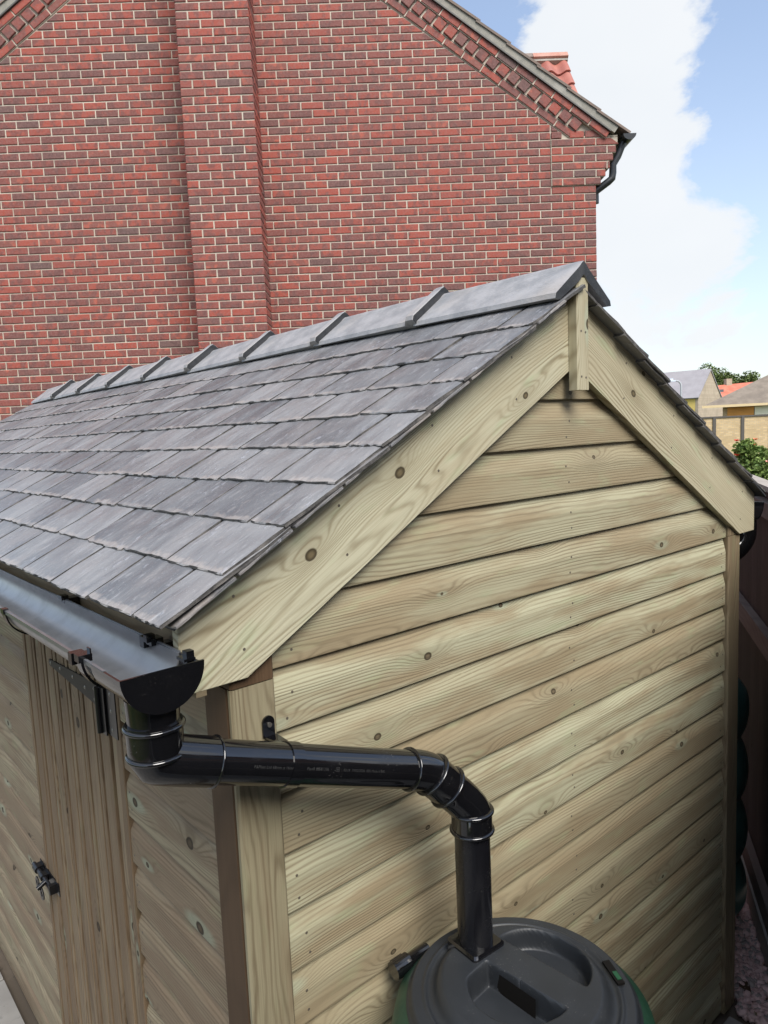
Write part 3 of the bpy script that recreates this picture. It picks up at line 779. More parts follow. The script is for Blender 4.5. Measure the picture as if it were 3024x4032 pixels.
b4 = MB(); disc_ring(b4, (bx - .032, 1.262, .768), .009, .020); disc_ring(b4, (bx - .032, 1.222, .752), .009, .020)
b4.box((bx - .035, 1.222, .757), (bx - .032, 1.262, .775)); b4.tube([(bx - .02, 1.225, .783), (bx - .045, 1.225, .770)], .007, 12).box((bx - .020, 1.185, .756), (bx, 1.200, .784))
link('bolt_hasp', b4.me('bolt_hasp', M_bolt, True), door)

# nails (shared head)
for dx_, zz in ((-.006, 2.41), (.012, 2.412), (-.006, 2.31), (.012, 2.308), (-.006, 2.205), (.012, 2.203)): nails.insert(0, (TX + dx_ - .004, -.0480, zz, 0))
for q_ in (.22, .47, .71, .93):
    for sg_ in (-1, 1):
        for o_ in (.05, .14): nails.insert(0, (TX + sg_ * (q_ + .013 * (o_ > .1)), -.0209, 2.2281 - TAN * q_ + o_, 0))
nh = MB().lathe([(0, -.0003), (.0026, -.0002), (.0028, .0005)], (0, 0, 0), 8).me('nail', M_nail)
for x, y, z, f in nails[:299]:
    rot = Matrix.Rotation(pi / 2, 4, 'X') if f == 0 else Matrix.Rotation(pi / 2, 4, 'Y') @ Matrix.Rotation(0, 4, 'Z')
    mt = Matrix.Translation((x, y, z)) @ (Matrix.Rotation(-pi / 2, 4, 'X') if f == 0 else Matrix.Rotation(pi / 2, 4, 'Y'))
    link('nail', nh, shed, mt)

# ------------------------------------------------------------------ guttering (parts of the shed)
GX, GZ, GR = -.232, 1.783, .0555
def half_round(mb, cx_, cz_, r, y0, y1, th=.0022, seg=26, slope=0):
    prof = []
    for k in range(seg + 1):
        a = pi + pi * k / seg; prof.append((cx_ + r * cos(a), cz_ + r * sin(a) * .95))
    inn = [(cx_ + (r - th) * cos(pi + pi * k / seg), cz_ + (r - th) * sin(pi + pi * k / seg) * .95) for k in range(seg, -1, -1)]
    P = prof + inn; n = len(P); base = len(mb.v)
    for y in (y0, y1): mb.v += [Vector((x, y, z + (y - y0) * slope)) for x, z in P]
    for k in range(n):
        a = base + k; b_ = base + (k + 1) % n; mb.f.append([a, b_, b_ + n, a + n])
    for k in range(seg):
        for bb in (base, base + n): mb.f.append([bb + k, bb + k + 1, bb + n - 2 - k, bb + n - 1 - k])
gut = MB(); half_round(gut, GX, GZ, GR, -.035, YB + .06, slope=.004)
gut.box((GX - GR - .003, -.035, GZ - .006), (GX - GR + .0005, YB + .06, GZ + .001)).box((GX + GR - .0005, -.035, GZ - .004), (GX + GR + .002, YB + .06, GZ + .003))
gutter = link('gutter', gut.me('gutter', M_gutter, True), shed, label='half round black gutter along the door side eave')
# outlet with closed end
og = MB(); half_round(og, GX, GZ, GR + .0035, -.102, .012, .0035)
seg = 30; b0 = len(og.v)
for y in (-.104, -.100):
    for k in range(seg + 1):
        a = pi + pi * k / seg; og.v.append(Vector((GX + (GR + .0055) * cos(a), y, GZ + .003 + (GR + .0055) * sin(a))))
og.f.append(list(range(b0, b0 + seg + 1))); og.f.append(list(range(b0 + seg + 1, b0 + 2 * seg + 2)))
for k in range(seg): og.f.append([b0 + k, b0 + k + 1, b0 + seg + 2 + k, b0 + seg + 1 + k])
og.f.append([b0, b0 + seg + 1, b0 + 2 * seg + 1, b0 + seg])
og.box((GX + GR - .006, -.072, GZ - .012), (GX + GR + .006, -.058, GZ + .010)).box((GX + GR - .014, -.080, GZ - .002), (GX + GR + .004, -.055, GZ + .002))
OY = -.055
og.tube([(GX, OY, GZ - .045), (GX, OY, GZ - .098)], [.0385, .0365], 32, False)
link('gutter_outlet', og.me('gutter_outlet', M_black, True), gutter)
# union brackets and fascia clips
def clip_bracket(y, outer=True):
    mb = MB(); half_round(mb, GX, GZ - .001, GR + .007, y - .011, y + .011, .004)
    # lugs over the rims
    for sx in (-1, 1):
        x = GX + sx * GR
        mb.box((x - .010, y - .012, GZ - .004), (x + .010, y + .012, GZ + .007))
        mb.box((x - .004 - sx * .012, y - .009, GZ + .002), (x + .004 - sx * .006, y + .004, GZ + .014))
        mb.box((x - .012, y + .014, GZ - .012), (x + .008, y + .030, GZ + .006))
    mb.box((GX + GR, y - .010, GZ - .045), (-.150, y + .010, GZ - .004))
    link('gutter_bracket', mb.me('gutter_bracket', M_black), gutter)
clip_bracket(.055)
for yb in (.50, 1.35, 2.2, 3.05, 3.85):
    mb = MB(); half_round(mb, GX, GZ - .0015, GR + .004, yb - .014, yb + .014, .003)
    mb.box((GX + GR - .003, yb - .012, GZ - .04), (-.150, yb + .012, GZ + .004)); mb.box((GX + GR - .008, yb - .010, GZ + .001), (GX + GR + .006, yb + .010, GZ + .010))
    mb.box((GX - GR - .006, yb - .01, GZ - .006), (GX - GR + .004, yb + .01, GZ + .004))
    link('gutter_bracket', mb.me('gutter_bracket', M_black), gutter)
# long arm of the first union bracket seen from outside
arm = MB(); 
# right-hand gutter
g2x = TX * 2 - GX
gr = MB(); half_round(gr, g2x + .004, GZ + .008, GR, -.004, YB + .06, .0022)
k0 = len(gr.v)
for k in range(seg + 1):
    a = pi + pi * k / seg; gr.v.append(Vector((g2x + .004 + (GR + .001) * cos(a), -.004, GZ + .008 + (GR + .001) * sin(a))))
gr.f.append(list(range(k0, k0 + seg + 1)))
g2 = link('gutter', gr.me('gutter', M_black, True), shed, label='half round black gutter on the fence side eave')
link('elbow', MB().tube([(g2x + .015, .045, 1.755), (g2x + .015, .045, 1.69)] + arc((g2x + .015, .045, 1.69), (0, 0, -1), (1.90, .09, 1.60), (-.8, .45, -.35), 10)[1:] + [(1.87, .105, 1.585)], .041, 24).me('elbow', M_black, True), g2)

# downpipe: elbow, long sloping pipe, two-bend offset, vertical drop
A = Vector((GX, OY, 1.665))
P1 = Vector((-.150, -.066, 1.6135)); P2 = Vector((.222, -.104, 1.4815))
dirp = (P2 - P1).normalized()
V = Vector((.333, -.143, 0))
PR = .034
pipe = MB().tube([P1 - dirp * .03, P1, P2, P2 + dirp * .02], PR, 40)
dp = link('downpipe', pipe.me('downpipe', M_black, True), shed, label='glossy black downpipe crossing the corner post')
elb = MB()
s0 = Vector((GX, OY, 1.70))
path1 = [s0, A, Vector((GX, OY, 1.645))] + arc((GX, OY, 1.645), (0, 0, -1), P1 - dirp * .030, dirp, 14)[1:] + [P1]
elb.tube(path1, [.0405, .0400] + [.0392] * 1 + [.0375] * (len(path1) - 4) + [.0375], 40)
link('elbow', elb.me('elbow', M_black, True), dp)
def collar(c, d, r, wd=.004, nm='collar'):
    c = Vector(c); d = Vector(d).normalized(); n = 6
    pts = [c + d * (wd * (i / n * 2 - 1)) for i in range(n + 1)]
    rr = [r + .0042 * math.sqrt(max(0, 1 - (i / n * 2 - 1) ** 2)) for i in range(n + 1)]
    link(nm, MB().tube(pts, rr, 40).me(nm, M_black, True), dp)
collar((GX, OY, 1.694), (0, 0, 1), .0402); collar((GX, OY, 1.651), (0, 0, 1), .0392)
collar(P1, dirp, .0355, .003)
# offset bends: socket pair at 45 degrees
vt = Vector((V.x, V.y, 1.335))
mid0 = Vector((.262, -.1115, 1.460)); mid1 = Vector((.292, -.1225, 1.428))
mdir = (mid1 - mid0).normalized()
b1p = arc(P2 - dirp * .012, dirp, mid0, mdir, 10) + [mid1]
b2p = [mid0 + mdir * .004, mid1] + arc(mid1, mdir, (V.x, V.y, 1.372), (0, 0, -1), 14)[1:] + [vt]
link('elbow', MB().tube(b1p, [.0365] * (len(b1p)), 40).me('elbow', M_black, True), dp)
link('elbow', MB().tube(b2p, [.0385, .0385] + [.0365] * (len(b2p) - 4) + [.039, .039], 40).me('elbow', M_black, True), dp)
collar(P2 - dirp * .010, dirp, .0350, .0025); collar(mid0, mdir, .0385); collar(mid1 - mdir * .001, mdir, .0385)
collar((V.x, V.y, 1.375), (0, 0, 1), .039); collar((V.x, V.y, 1.337), (0, 0, 1), .039)
link('drop_pipe', MB().tube([(V.x, V.y, 1.36), (V.x, V.y, 1.085)], PR, 40).me('drop_pipe', plain('scuffed_black_plastic', (.008, .008, .010), .2, .5, 14, .2, .9), True), dp)
# pipe clip: band and ear screwed to the post
cc = P1 + (P2 - P1) * .335
bd = MB()
bd.tube([cc - dirp * .011, cc + dirp * .011], PR + .0022, 40)
link('pipe_clip', bd.me('pipe_clip', M_black, True), dp)
ear = MB(); 
ec = Vector((-.020, -.0137, 1.612))
ear.box((ec.x - .0115, ec.y - .001, ec.z - .016), (ec.x + .0115, ec.y + .0025, ec.z + .010)); ear.tube([(ec.x, ec.y + .0025, ec.z + .008), (ec.x, ec.y - .0012, ec.z + .008)], .0115, 20)
pa = [Vector((ec.x - .010, ec.y, ec.z - .014)), Vector((ec.x + .012, ec.y, ec.z - .014))]
tp = cc + Vector((0, 0, PR + .0015)); 
q0 = Vector((-.028, -.013, 1.596)); q1 = Vector((-.005, -.013, 1.596))
e0 = tp + dirp * -.0105 + Vector((0, -.002, 0)); e1 = tp + dirp * .0105 + Vector((0, -.002, 0))
ear.add([q0, q1, e1, e0, q0 - Vector((0, 0, .003)), q1 - Vector((0, 0, .003)), e1 - Vector((0, 0, .004)), e0 - Vector((0, 0, .004))],
        [(0, 1, 2, 3), (7, 6, 5, 4), (0, 4, 5, 1), (1, 5, 6, 2), (2, 6, 7, 3), (3, 7, 4, 0)])
link('clip_ear', ear.me('clip_ear', M_black), dp)
scw = MB().tube([(ec.x + .001, ec.y - .0035, ec.z + .004), (ec.x + .001, ec.y + .0, ec.z + .004)], .0042, 14)
link('clip_screw', scw.me('clip_screw', M_screw, True), dp)
# printed text on the pipe, wrapped round it
def pipe_text(txt, s_off, size, nm):
    cu_ = bpy.data.curves.new(nm, 'FONT'); cu_.body = txt; cu_.size = size; cu_.resolution_u = 2
    ob = bpy.data.objects.new(nm, cu_); COL.objects.link(ob)
    dg = bpy.context.evaluated_depsgraph_get(); me = bpy.data.meshes.new_from_object(ob.evaluated_get(dg))
    bpy.data.objects.remove(ob); me.materials.clear(); me.materials.append(M_print)
    up = Vector((0, 0, 1)); up = (up - dirp * up.dot(dirp)).normalized(); fr = up.cross(dirp).normalized()
    if fr.y > 0: fr = -fr
    rr = PR + .0003; a0 = R(6)
    for v in me.vertices:
        s_ = v.co.x; a = a0 + (v.co.y) / rr
        v.co = P1 + dirp * (s_off + s_) + (fr * cos(a) + up * sin(a)) * rr
    link(nm, me, dp)
    return me
pipe_text('F&Plast Ltd 68mm x 16mm PVC-U PipeR BS E', .052, .0066, 'print')
pipe_text('M501336  \u00b7', .052 + .112, .0066, 'print')
pipe_text('03:19  19/02/2026  E05 Made in UK', .218, .0060, 'print')
hm = MB()  # small certification mark: a square with a heart in it
for (a_, b_, c_, d_) in ((0, 0, .007, .0006), (0, .0064, .007, .007), (0, 0, .0006, .007), (.0064, 0, .007, .007), (.0018, .0028, .0028, .0052), (.0042, .0028, .0052, .0052), (.0028, .0018, .0042, .0030)):
    up = (Vector((0, 0, 1)) - dirp * dirp.z).normalized(); fr = up.cross(dirp).normalized(); fr = -fr if fr.y > 0 else fr
    pts = []
    for (sx_, sy_) in ((a_, b_), (c_, b_), (c_, d_), (a_, d_)):
        an = R(6) + (sy_ - .001) / PR; pts.append(P1 + dirp * (.203 + sx_) + (fr * cos(an) + up * sin(an)) * (PR + .0003))
    hm.add(pts, [(0, 1, 2, 3)])
link('print_mark', hm.me('print_mark', M_print), dp)

# ------------------------------------------------------------------ green water butt with grey lid
BC = Vector((.322, -.262, 0))
butt = thing('water_butt', BC, 'green water butt with scuffed grey lid taking the downpipe', 'water butt')
bp = [(.0, .0), (.196, .0), (.205, .02), (.238, .25), (.249, .55), (.250, .72), (.252, .86), (.248, .96), (.232, 1.03), (.208, 1.052), (.202, 1.058)]
bb = MB().lathe(bp, (BC.x, BC.y, .008), 72)
link('barrel', bb.me('barrel', M_green, True), butt)
# lid as a fine polar surface with two moulded pockets
def ss(a, b_, x):
    t = max(0, min(1, (x - a) / (b_ - a))); return t * t * (3 - 2 * t)
LR = .2095
def lidz(u, v):
    r = hypot(u, v)
    z = 0.0
    z += .016 * ss(LR, LR - .012, r)                 # rolled outer rim
    z += .004 * ss(.182, .176, r) - .006 * ss(.186, .190, r) * ss(.200, .194, r) * 0
    z -= .005 * ss(.176, .168, r) * ss(.150, .160, r)
    z += .019 * ss(.166, .140, r)                    # raised middle
    # pockets: D shapes each side of the central bar
    u += BC.x - .335; v += BC.y + .252; ca_, sa_ = cos(R(-4)), sin(R(-4)); U = u * ca_ - v * sa_; Vv = u * sa_ + v * ca_
    def pocket(c0, side):
        uu = (U - c0) * side
        e = math.sqrt((max(uu, 0) / (.084 if side > 0 else .104)) ** 2 + ((Vv + .012) / .095) ** 2)
        return ss(1.0, .90, e) * ss(0, .006, uu) * (1 if side > 0 else ss(.066, .058, Vv))
    z -= .040 * pocket(.048, 1)
    z -= .048 * pocket(-.016, -1)
    return z
nr, na = 96, 240
lid = MB()
lid.v.append(Vector((BC.x, BC.y, 1.062 + lidz(0, 0))))
radii = [LR * (i / nr) ** .9 for i in range(1, nr + 1)]
for r in radii:
    for k in range(na):
        a = 2 * pi * k / na; u, v = r * cos(a), r * sin(a)
        lid.v.append(Vector((BC.x + u, BC.y + v, 1.062 + lidz(u, v))))
for k in range(na): lid.f.append([0, 1 + k, 1 + (k + 1) % na])
for i in range(nr - 1):
    for k in range(na):
        a = 1 + i * na + k; b_ = 1 + i * na + (k + 1) % na; lid.f.append([a, a + na, b_ + na, b_])
base = 1 + (nr - 1) * na
for dz, dr in ((-.012, .0015), (-.030, .002), (-.030, -.006)):
    st = len(lid.v)
    for k in range(na):
        a = 2 * pi * k / na; lid.v.append(Vector((BC.x + (LR + dr) * cos(a), BC.y + (LR + dr) * sin(a), 1.062 + dz)))
    for k in range(na): lid.f.append([base + k, st + k, st + (k + 1) % na, base + (k + 1) % na])
    base = st
link('lid', mesh('lid', lid.v, lid.f, M_lid, True), butt, label='scuffed dark grey lid with two moulded pockets')
# slot in the wall of the near pocket, latch window and its green tab
link('overflow_slot', MB().add([(.3145, -.203, 1.0875), (.3145, -.300, 1.0875), (.3110, -.302, 1.053), (.3110, -.203, 1.053)], [(0, 1, 2, 3)]).me('overflow_slot', M_dark), butt)
lm = Matrix.Translation((.472, -.357, 1.0855)) @ Matrix.Rotation(R(-30), 4, 'Z')
link('latch_window', MB().box((-.007, -.03, -.003), (.007, .028, .0012), lm).me('latch_window', M_dark), butt)
M_tab = plain('green_tab', (.012, .075, .032), .45)
link('latch_tab', MB().box((-.003, -.022, .0), (.0055, -.002, .0025), lm).me('latch_tab', M_tab), butt)
# pipe adaptor plate
pm = Matrix.Translation((V.x, V.y, 1.091)) @ Matrix.Rotation(R(-4), 4, 'Z')
pl = MB(); s_ = .041
prf = [(s_, -.008), (s_, .014), (s_ - .004, .018)]
ringv = []
for (h, zz) in prf:
    for cx_, cy_ in ((-1, -1), (1, -1), (1, 1), (-1, 1)):
        for q in range(4):
            a0 = {(-1, -1): pi, (1, -1): 1.5 * pi, (1, 1): 0, (-1, 1): .5 * pi}[(cx_, cy_)] + q * pi / 6
            ringv.append(pm @ Vector((cx_ * (h - .008) + .008 * cos(a0), cy_ * (h - .008) + .008 * sin(a0), zz)))
fs = []
for r_ in range(2):
    for k in range(16): fs.append([r_ * 16 + k, r_ * 16 + (k + 1) % 16, (r_ + 1) * 16 + (k + 1) % 16, (r_ + 1) * 16 + k])
fs.append(list(range(32, 48)))
pl.add(ringv, fs); link('pipe_plate', pl.me('pipe_plate', M_black, False), butt)
cn_ = MB().tube([(.212, -.034, 1.045), (.250, -.036, 1.047)], .0175, 20).tube([(.248, -.036, 1.047), (.30, -.040, 1.049)], .012, 16)
for k in range(10):
    a = 2 * pi * k / 10; cn_.box((.216, -.034 + .0165 * cos(a) - .0015, 1.0455 + .0165 * sin(a) - .0015), (.246, -.034 + .0165 * cos(a) + .0015, 1.0455 + .0165 * sin(a) + .0015))
link('hose_connector', cn_.me('hose_connector', M_black, False), butt)

# ------------------------------------------------------------------ ribbed dark butt behind the right corner
rp = [(.0, .0), (.15, .0)]
zc_ = [(.20, .10), (.47, .12), (.70, .0), ]
prof = []
for i in range(61):
    z = .04 + i * (1.07 - .04) / 60
    ph = (z - .04) / 1.03
    r = .190 + .040 * abs(sin(pi * ph * 4)) ** .6
    if ph < .08: r *= .80 + .20 * math.sqrt(ph / .08)
    if ph > .93: r *= .80 + .20 * math.sqrt((1 - ph) / .07)
    prof.append((r, z))
B2 = Vector((2.168, .338, 0))
rb = MB().lathe([(0, .04)] + prof + [(0, 1.08)], B2, 48)
o = rb.obj('ribbed_water_butt', M_teal, smooth=True)
o['label'] = 'dark green ribbed barrel standing behind the right corner post by the fence'; o['category'] = 'water butt'

# ------------------------------------------------------------------ red brick house
HM = Matrix(((ea.x, en.x, 0, H0.x), (ea.y, en.y, 0, H0.y), (0, 0, 1, 0), (0, 0, 0, 1)))   # (a, off, z)
HW = 7.34; HC = HW / 2; HSL = .741
house = thing('brick_house', H0 + ea * 3.67 - en * 3, 'red brick house gable with a full height chimney breast and corbelled verge', 'house')
def lowline(a):  # lower edge of the verge band
    return 4.735 + HSL * (a if a < HC else HW - a)
top = [(0, 0), (HW, 0), (HW, lowline(0) + .30), (HC, lowline(HC) + .30), (0, lowline(0) + .30)]
MB().add([HM @ Vector((a, -.004, z)) for a, z in top] + [HM @ Vector((a, -8.5, z)) for a, z in top],
         [(0, 1, 2, 3, 4), (9, 8, 7, 6, 5), (0, 5, 6, 1), (1, 6, 7, 2), (2, 7, 8, 3), (3, 8, 9, 4), (4, 9, 5, 0)]).obj('wall', M_mortar, house)
BA0, BA1, BO = 3.338, 4.013, .37
MB().box((BA0 + .003, -.01, 0), (BA1 - .003, BO - .004, 8.6), HM).obj('chimney_breast', M_mortar, house)
bricks = []    # (outline polygon [(a,z)], frame matrix, proud)
def clip(poly, f):
    outp = []
    for i in range(len(poly)):
        p, q = poly[i], poly[(i + 1) % len(poly)]; fp, fq = f(p), f(q)
        if fp >= 0: outp.append(p)
        if fp * fq < 0:
            t = fp / (fp - fq); outp.append((p[0] + (q[0] - p[0]) * t, p[1] + (q[1] - p[1]) * t))
    return outp
rb_ = random.Random(5)
J = .0125
def course(a0, a1, zb, off, odd, start, frame=HM, proud=.004, right_end=None):
    """stretcher course from the corner a=start"""
    a = a0; first = True
    res = []
    while a < a1 - .03:
        wd = .1125 if (first and odd) else .225
        b_ = min(a + wd, a1)
        x0 = a + (0 if (first and frame is HM) else J / 2); x1 = b_ - (J / 2 if b_ < a1 - .001 else 0)
        if x1 - x0 > .02:
            res.append([(x0, zb + J / 2), (x1, zb + J / 2), (x1, zb + .075 - J / 2), (x0, zb + .075 - J / 2)])
        a = b_; first = False
    return res
nrow = int((lowline(HC)) / .075) + 2
zoff = HZ % .075
for row in range(-1, nrow):
    zb = zoff + row * .075
    if zb < -.02: continue
    odd = round((HZ - zb) / .075) % 2 == 0
    rows = course(0, HW, zb, 0, odd, 0)
    for pl_ in rows:
        # skip what the chimney breast covers
        if pl_[0][0] > BA0 + .0 and pl_[1][0] < BA1: continue
        if pl_[0][0] < BA0 < pl_[1][0]: pl_ = clip(pl_, lambda p: BA0 - p[0])
        elif pl_[0][0] < BA1 < pl_[1][0]: pl_ = clip(pl_, lambda p: p[0] - BA1)
        if HZ - .01 < zb < HZ + 6.5 * .075 and pl_[0][0] < .445:
            if pl_[1][0] <= .455: continue
            pl_ = clip(pl_, lambda p: p[0] - .455)
        pl_ = clip(pl_, lambda p: lowline(p[0]) - .022 - p[1])
        if len(pl_) > 2: bricks.append((pl_, HM, .004))
# chimney breast front and side
BFM = HM @ Matrix.Translation((0, BO, 0))
SFM = Matrix(((-en.x, -ea.x, 0, 0), (-en.y, -ea.y, 0, 0), (0, 0, 1, 0), (0, 0, 0, 1)))   # runs back from the front edge; faces -ea
fo_ = HM @ Vector((BA0, BO, 0)); SFM[0][3] = fo_.x; SFM[1][3] = fo_.y
SFL = Matrix(((-en.x, ea.x, 0, 0), (-en.y, ea.y, 0, 0), (0, 0, 1, 0), (0, 0, 0, 1)))
fl_ = HM @ Vector((BA1, BO, 0)); SFL[0][3] = fl_.x; SFL[1][3] = fl_.y
for row in range(0, int(8.5 / .075)):
    zb = zoff + row * .075; odd = row % 2
    a = BA0; ws = [.1125, .225, .225, .1125] if odd else [.225, .225, .225]
    for i, w_ in enumerate(ws):
        x0 = a + (J / 2 + .001 if i else 0); x1 = a + w_ - (J / 2 + .001 if i < len(ws) - 1 else 0)
        bricks.append(([(x0, zb + .006), (x1, zb + .006), (x1, zb + .069), (x0, zb + .069)], BFM, .004)); a += w_
    a = 0; ws = [.225, .14] if odd else [.1125, .2525]
    for i, w_ in enumerate(ws):
        q = [(a + (J / 2 if i else 0), zb + .006), (a + w_ - J / 2, zb + .006), (a + w_ - J / 2, zb + .069), (a + (J / 2 if i else 0), zb + .069)]
        bricks.append((q, SFM, .0035)); bricks.append((q, SFL, .0035)); a += w_
# corbelled kneeler at the eaves
ends = [-.047, -.095, -.138, -.172, -.203, -.225, -.225]
for j, e_ in enumerate(ends):
    zb = HZ + j * .075
    MB().box((e_ + .006, -.30, zb + .004), (.450 if j < 6 else .24, .012, zb + .075 if j < 6 else zb + .02), HM).obj('corbel', M_mortar, house)
    a = .45; first = True; odd = j % 2 == 0
    while a > e_ + .02:
        wd = .1125 if (first and odd) else .225
        b_ = max(a - wd, e_)
        pl_ = [(b_ + (J / 2 if b_ > e_ + .001 else 0), zb + J / 2), (a - J / 2, zb + J / 2), (a - J / 2, zb + .075 - J / 2), (b_ + (J / 2 if b_ > e_ + .001 else 0), zb + .075 - J / 2)]
        pl_ = clip(pl_, lambda p: (4.735 + .28 + HSL * p[0]) - p[1])
        pl_ = clip(pl_, (lambda p: .26 - p[0]) if (j >= 6 and b_ < .2) else (lambda p: lowline(p[0]) - .02 - p[1] if j >= 6 else 1.))
        if len(pl_) > 2: bricks.append((pl_, HM @ Matrix.Translation((0, .012, 0)), .005))
        a = b_; first = False
# raking verge band on both slopes
th = math.atan(HSL)
for side in (0, 1):
    for (v0, hgt, wd, gap, prd, rot) in ((.0, .065, .215, .010, .012, 0), (.078, .098, .104, .022, .026, -.10), (.186, .066, .215, .010, .042, 0)):
        # strip backing
        u0 = .30 if v0 < .05 else (.30 if v0 < .1 else .02); ulen = hypot(HC, HC * HSL)
        if side == 0:
            o3 = HM @ Vector((0, 0, lowline(0))); ux = ea * cos(th) + Vector((0, 0, sin(th))); uz = -ea * sin(th) + Vector((0, 0, cos(th)))
        else:
            o3 = HM @ Vector((HW, 0, lowline(0))); ux = -ea * cos(th) + Vector((0, 0, sin(th))); uz = ea * sin(th) + Vector((0, 0, cos(th)))
        F = Matrix(((ux.x, en.x, uz.x, o3.x), (ux.y, en.y, uz.y, o3.y), (ux.z, en.z, uz.z, o3.z), (0, 0, 0, 1)))
        MB().box((u0, -.05, v0 - .004), (ulen + .1 * 0, prd - (.006 if rot == 0 else .017), v0 + hgt + .006), F).obj('verge_band', M_mortar, house)
        u = u0
        while u < ulen - .05:
            u1 = u + wd
            cen = ((u + u1) / 2, v0 + hgt / 2)
            F2 = F @ Matrix.Translation((cen[0], prd - .004, cen[1])) @ Matrix.Rotation(rot * (1 if side == 0 else 1), 4, 'Y')
            hw_, hh = wd / 2 - .002, hgt / 2 - .001
            bricks.append(([(-hw_, -hh), (hw_, -hh), (hw_, hh), (-hw_, hh)], F2, .007 if rot == 0 else .012))
            u = u1 + gap
def brick_geo(pl_, F, proud):
    n = len(pl_); cx_ = sum(p[0] for p in pl_) / n; cz_ = sum(p[1] for p in pl_) / n
    w_ = max(p[0] for p in pl_) - min(p[0] for p in pl_)
    k = .0045; pr = proud * rb_.uniform(.6, 1.3); jit = lambda: rb_.uniform(-.0012, .0012)
    out_ = [(p[0] + jit(), p[1] + jit()) for p in pl_]
    inn = []
    for p in out_:
        d = Vector((cx_ - p[0], cz_ - p[1])); inn.append((p[0] + (k if d.x > 0 else -k), p[1] + (k if d.y > 0 else -k)))
    vs = [F @ Vector((p[0], -.012, p[1])) for p in out_] + [F @ Vector((p[0], pr - .003, p[1])) for p in out_] + [F @ Vector((p[0], pr, p[1])) for p in inn]
    fs = [tuple(range(2 * n, 3 * n))]
    for r_ in (0, 1): fs += [(r_ * n + i, r_ * n + (i + 1) % n, (r_ + 1) * n + (i + 1) % n, (r_ + 1) * n + i) for i in range(n)]
    return vs, fs
def tone_attr(me, cols_):
    ca_ = me.color_attributes.new('tone', 'FLOAT_COLOR', 'POINT')
    flat = []
    for c_ in cols_: flat += [c_[0], c_[1], c_[2], 1.]
    ca_.data.foreach_set('color', flat)
def bcen(b_):
    n = len(b_[0]); return b_[1] @ Vector((sum(p[0] for p in b_[0]) / n, 0, sum(p[1] for p in b_[0]) / n))
vis = []
for i, b_ in enumerate(bricks):
    c_ = bcen(b_); w_ = max(p[0] for p in b_[0]) - min(p[0] for p in b_[0])
    dd = (c_ - CAM).length
    ok = 3.3 < c_.z < 6.2 and w_ > .18
    vis.append((dd if ok else 99 + dd, i))
vis.sort(); single = set(i for d_, i in vis[:298])
rest = MB(); rcols = []
for i, b_ in enumerate(bricks):
    vs, fs = brick_geo(*b_); tone = (rb_.random(), rb_.random(), rb_.random())
    if i in single:
        me = mesh('brick', vs, fs, M_brick)
        c_ = bcen(b_); me.transform(Matrix.Translation(-c_)); tone_attr(me, [tone] * len(vs))
        link('brick', me, house, Matrix.Translation(c_))
    else:
        rest.add(vs, fs); rcols += [tone] * len(vs)
rm_ = mesh('brickwork', rest.v, rest.f, M_brick); tone_attr(rm_, rcols)
link('brickwork', rm_, house, kind='stuff', label='joined remainder of the red brick facing')

# verge: mortar fillet, dark undercloak, stepped tile edges, roof planes
M_vmort = stone_mat('verge_mortar', (.24, .23, .20), (.30, .28, .24), (.42, .40, .36), 12, .85, .6)
M_pan = stone_mat('red_pantile', (.36, .115, .085), (.44, .17, .125), (.30, .14, .12), 3, .65, .3)
M_lead = plain('dark_undercloak', (.085, .082, .075), .45)
M_tile_edge = stone_mat('tile_edge', (.22, .16, .13), (.17, .14, .12), (.3, .25, .22), 14, .8)
for side in (0, 1):
    if side == 0:
        o3 = HM @ Vector((0, 0, 4.735 + .300)); ux = ea * cos(th) + Vector((0, 0, sin(th))); uz = -ea * sin(th) + Vector((0, 0, cos(th)))
    else:
        o3 = HM @ Vector((HW, 0, 4.735 + .300)); ux = -ea * cos(th) + Vector((0, 0, sin(th))); uz = ea * sin(th) + Vector((0, 0, cos(th)))
    F = Matrix(((ux.x, en.x, uz.x, o3.x), (ux.y, en.y, uz.y, o3.y), (ux.z, en.z, uz.z, o3.z), (0, 0, 0, 1)))
    ul = hypot(HC, HC * HSL)
    MB().box((-.16, -.3, .012), (ul, .065, .024), F).obj('undercloak', M_lead, house)
    MB().box((-.20, -.3, .0245), (ul, .056, .110), F).obj('verge_mortar', M_vmort, house)
    k = 0; u = -.33
    while u < ul - .1:
        vm = MB().box((u, -.12, .100), (u + .40, .070, .122), F @ Matrix.Translation((u, 0, .11)) @ Matrix.Rotation(-R(2.6) if 0 else R(2.2), 4, 'Y') @ Matrix.Translation((-u, 0, -.11)))
        vm.obj('verge_tile', M_tile_edge, house); u += .365
    # roof slope of rolling pantiles (one sheet, wavy across the slope)
    pv = MB(); ncol = 70; rws = 13
    for rr_ in range(rws):
        v0_, v1_ = -.33 + rr_ * (ul + .33) / rws, -.33 + (rr_ + 1) * (ul + .33) / rws + .03
        st = len(pv.v)
        for j in range(ncol + 1):
            y = -.1 - j * 8.3 / ncol; wz = .022 * sin(j * 2 * pi * 8.3 / ncol / .24)
            pv.v.append(F @ Vector((v0_, y, .135 + wz))); pv.v.append(F @ Vector((v1_, y, .108 + wz)))
        for j in range(ncol): pv.f.append([st + 2 * j, st + 2 * j + 1, st + 2 * j + 3, st + 2 * j + 2])
    pv.obj('roof', M_pan, house)
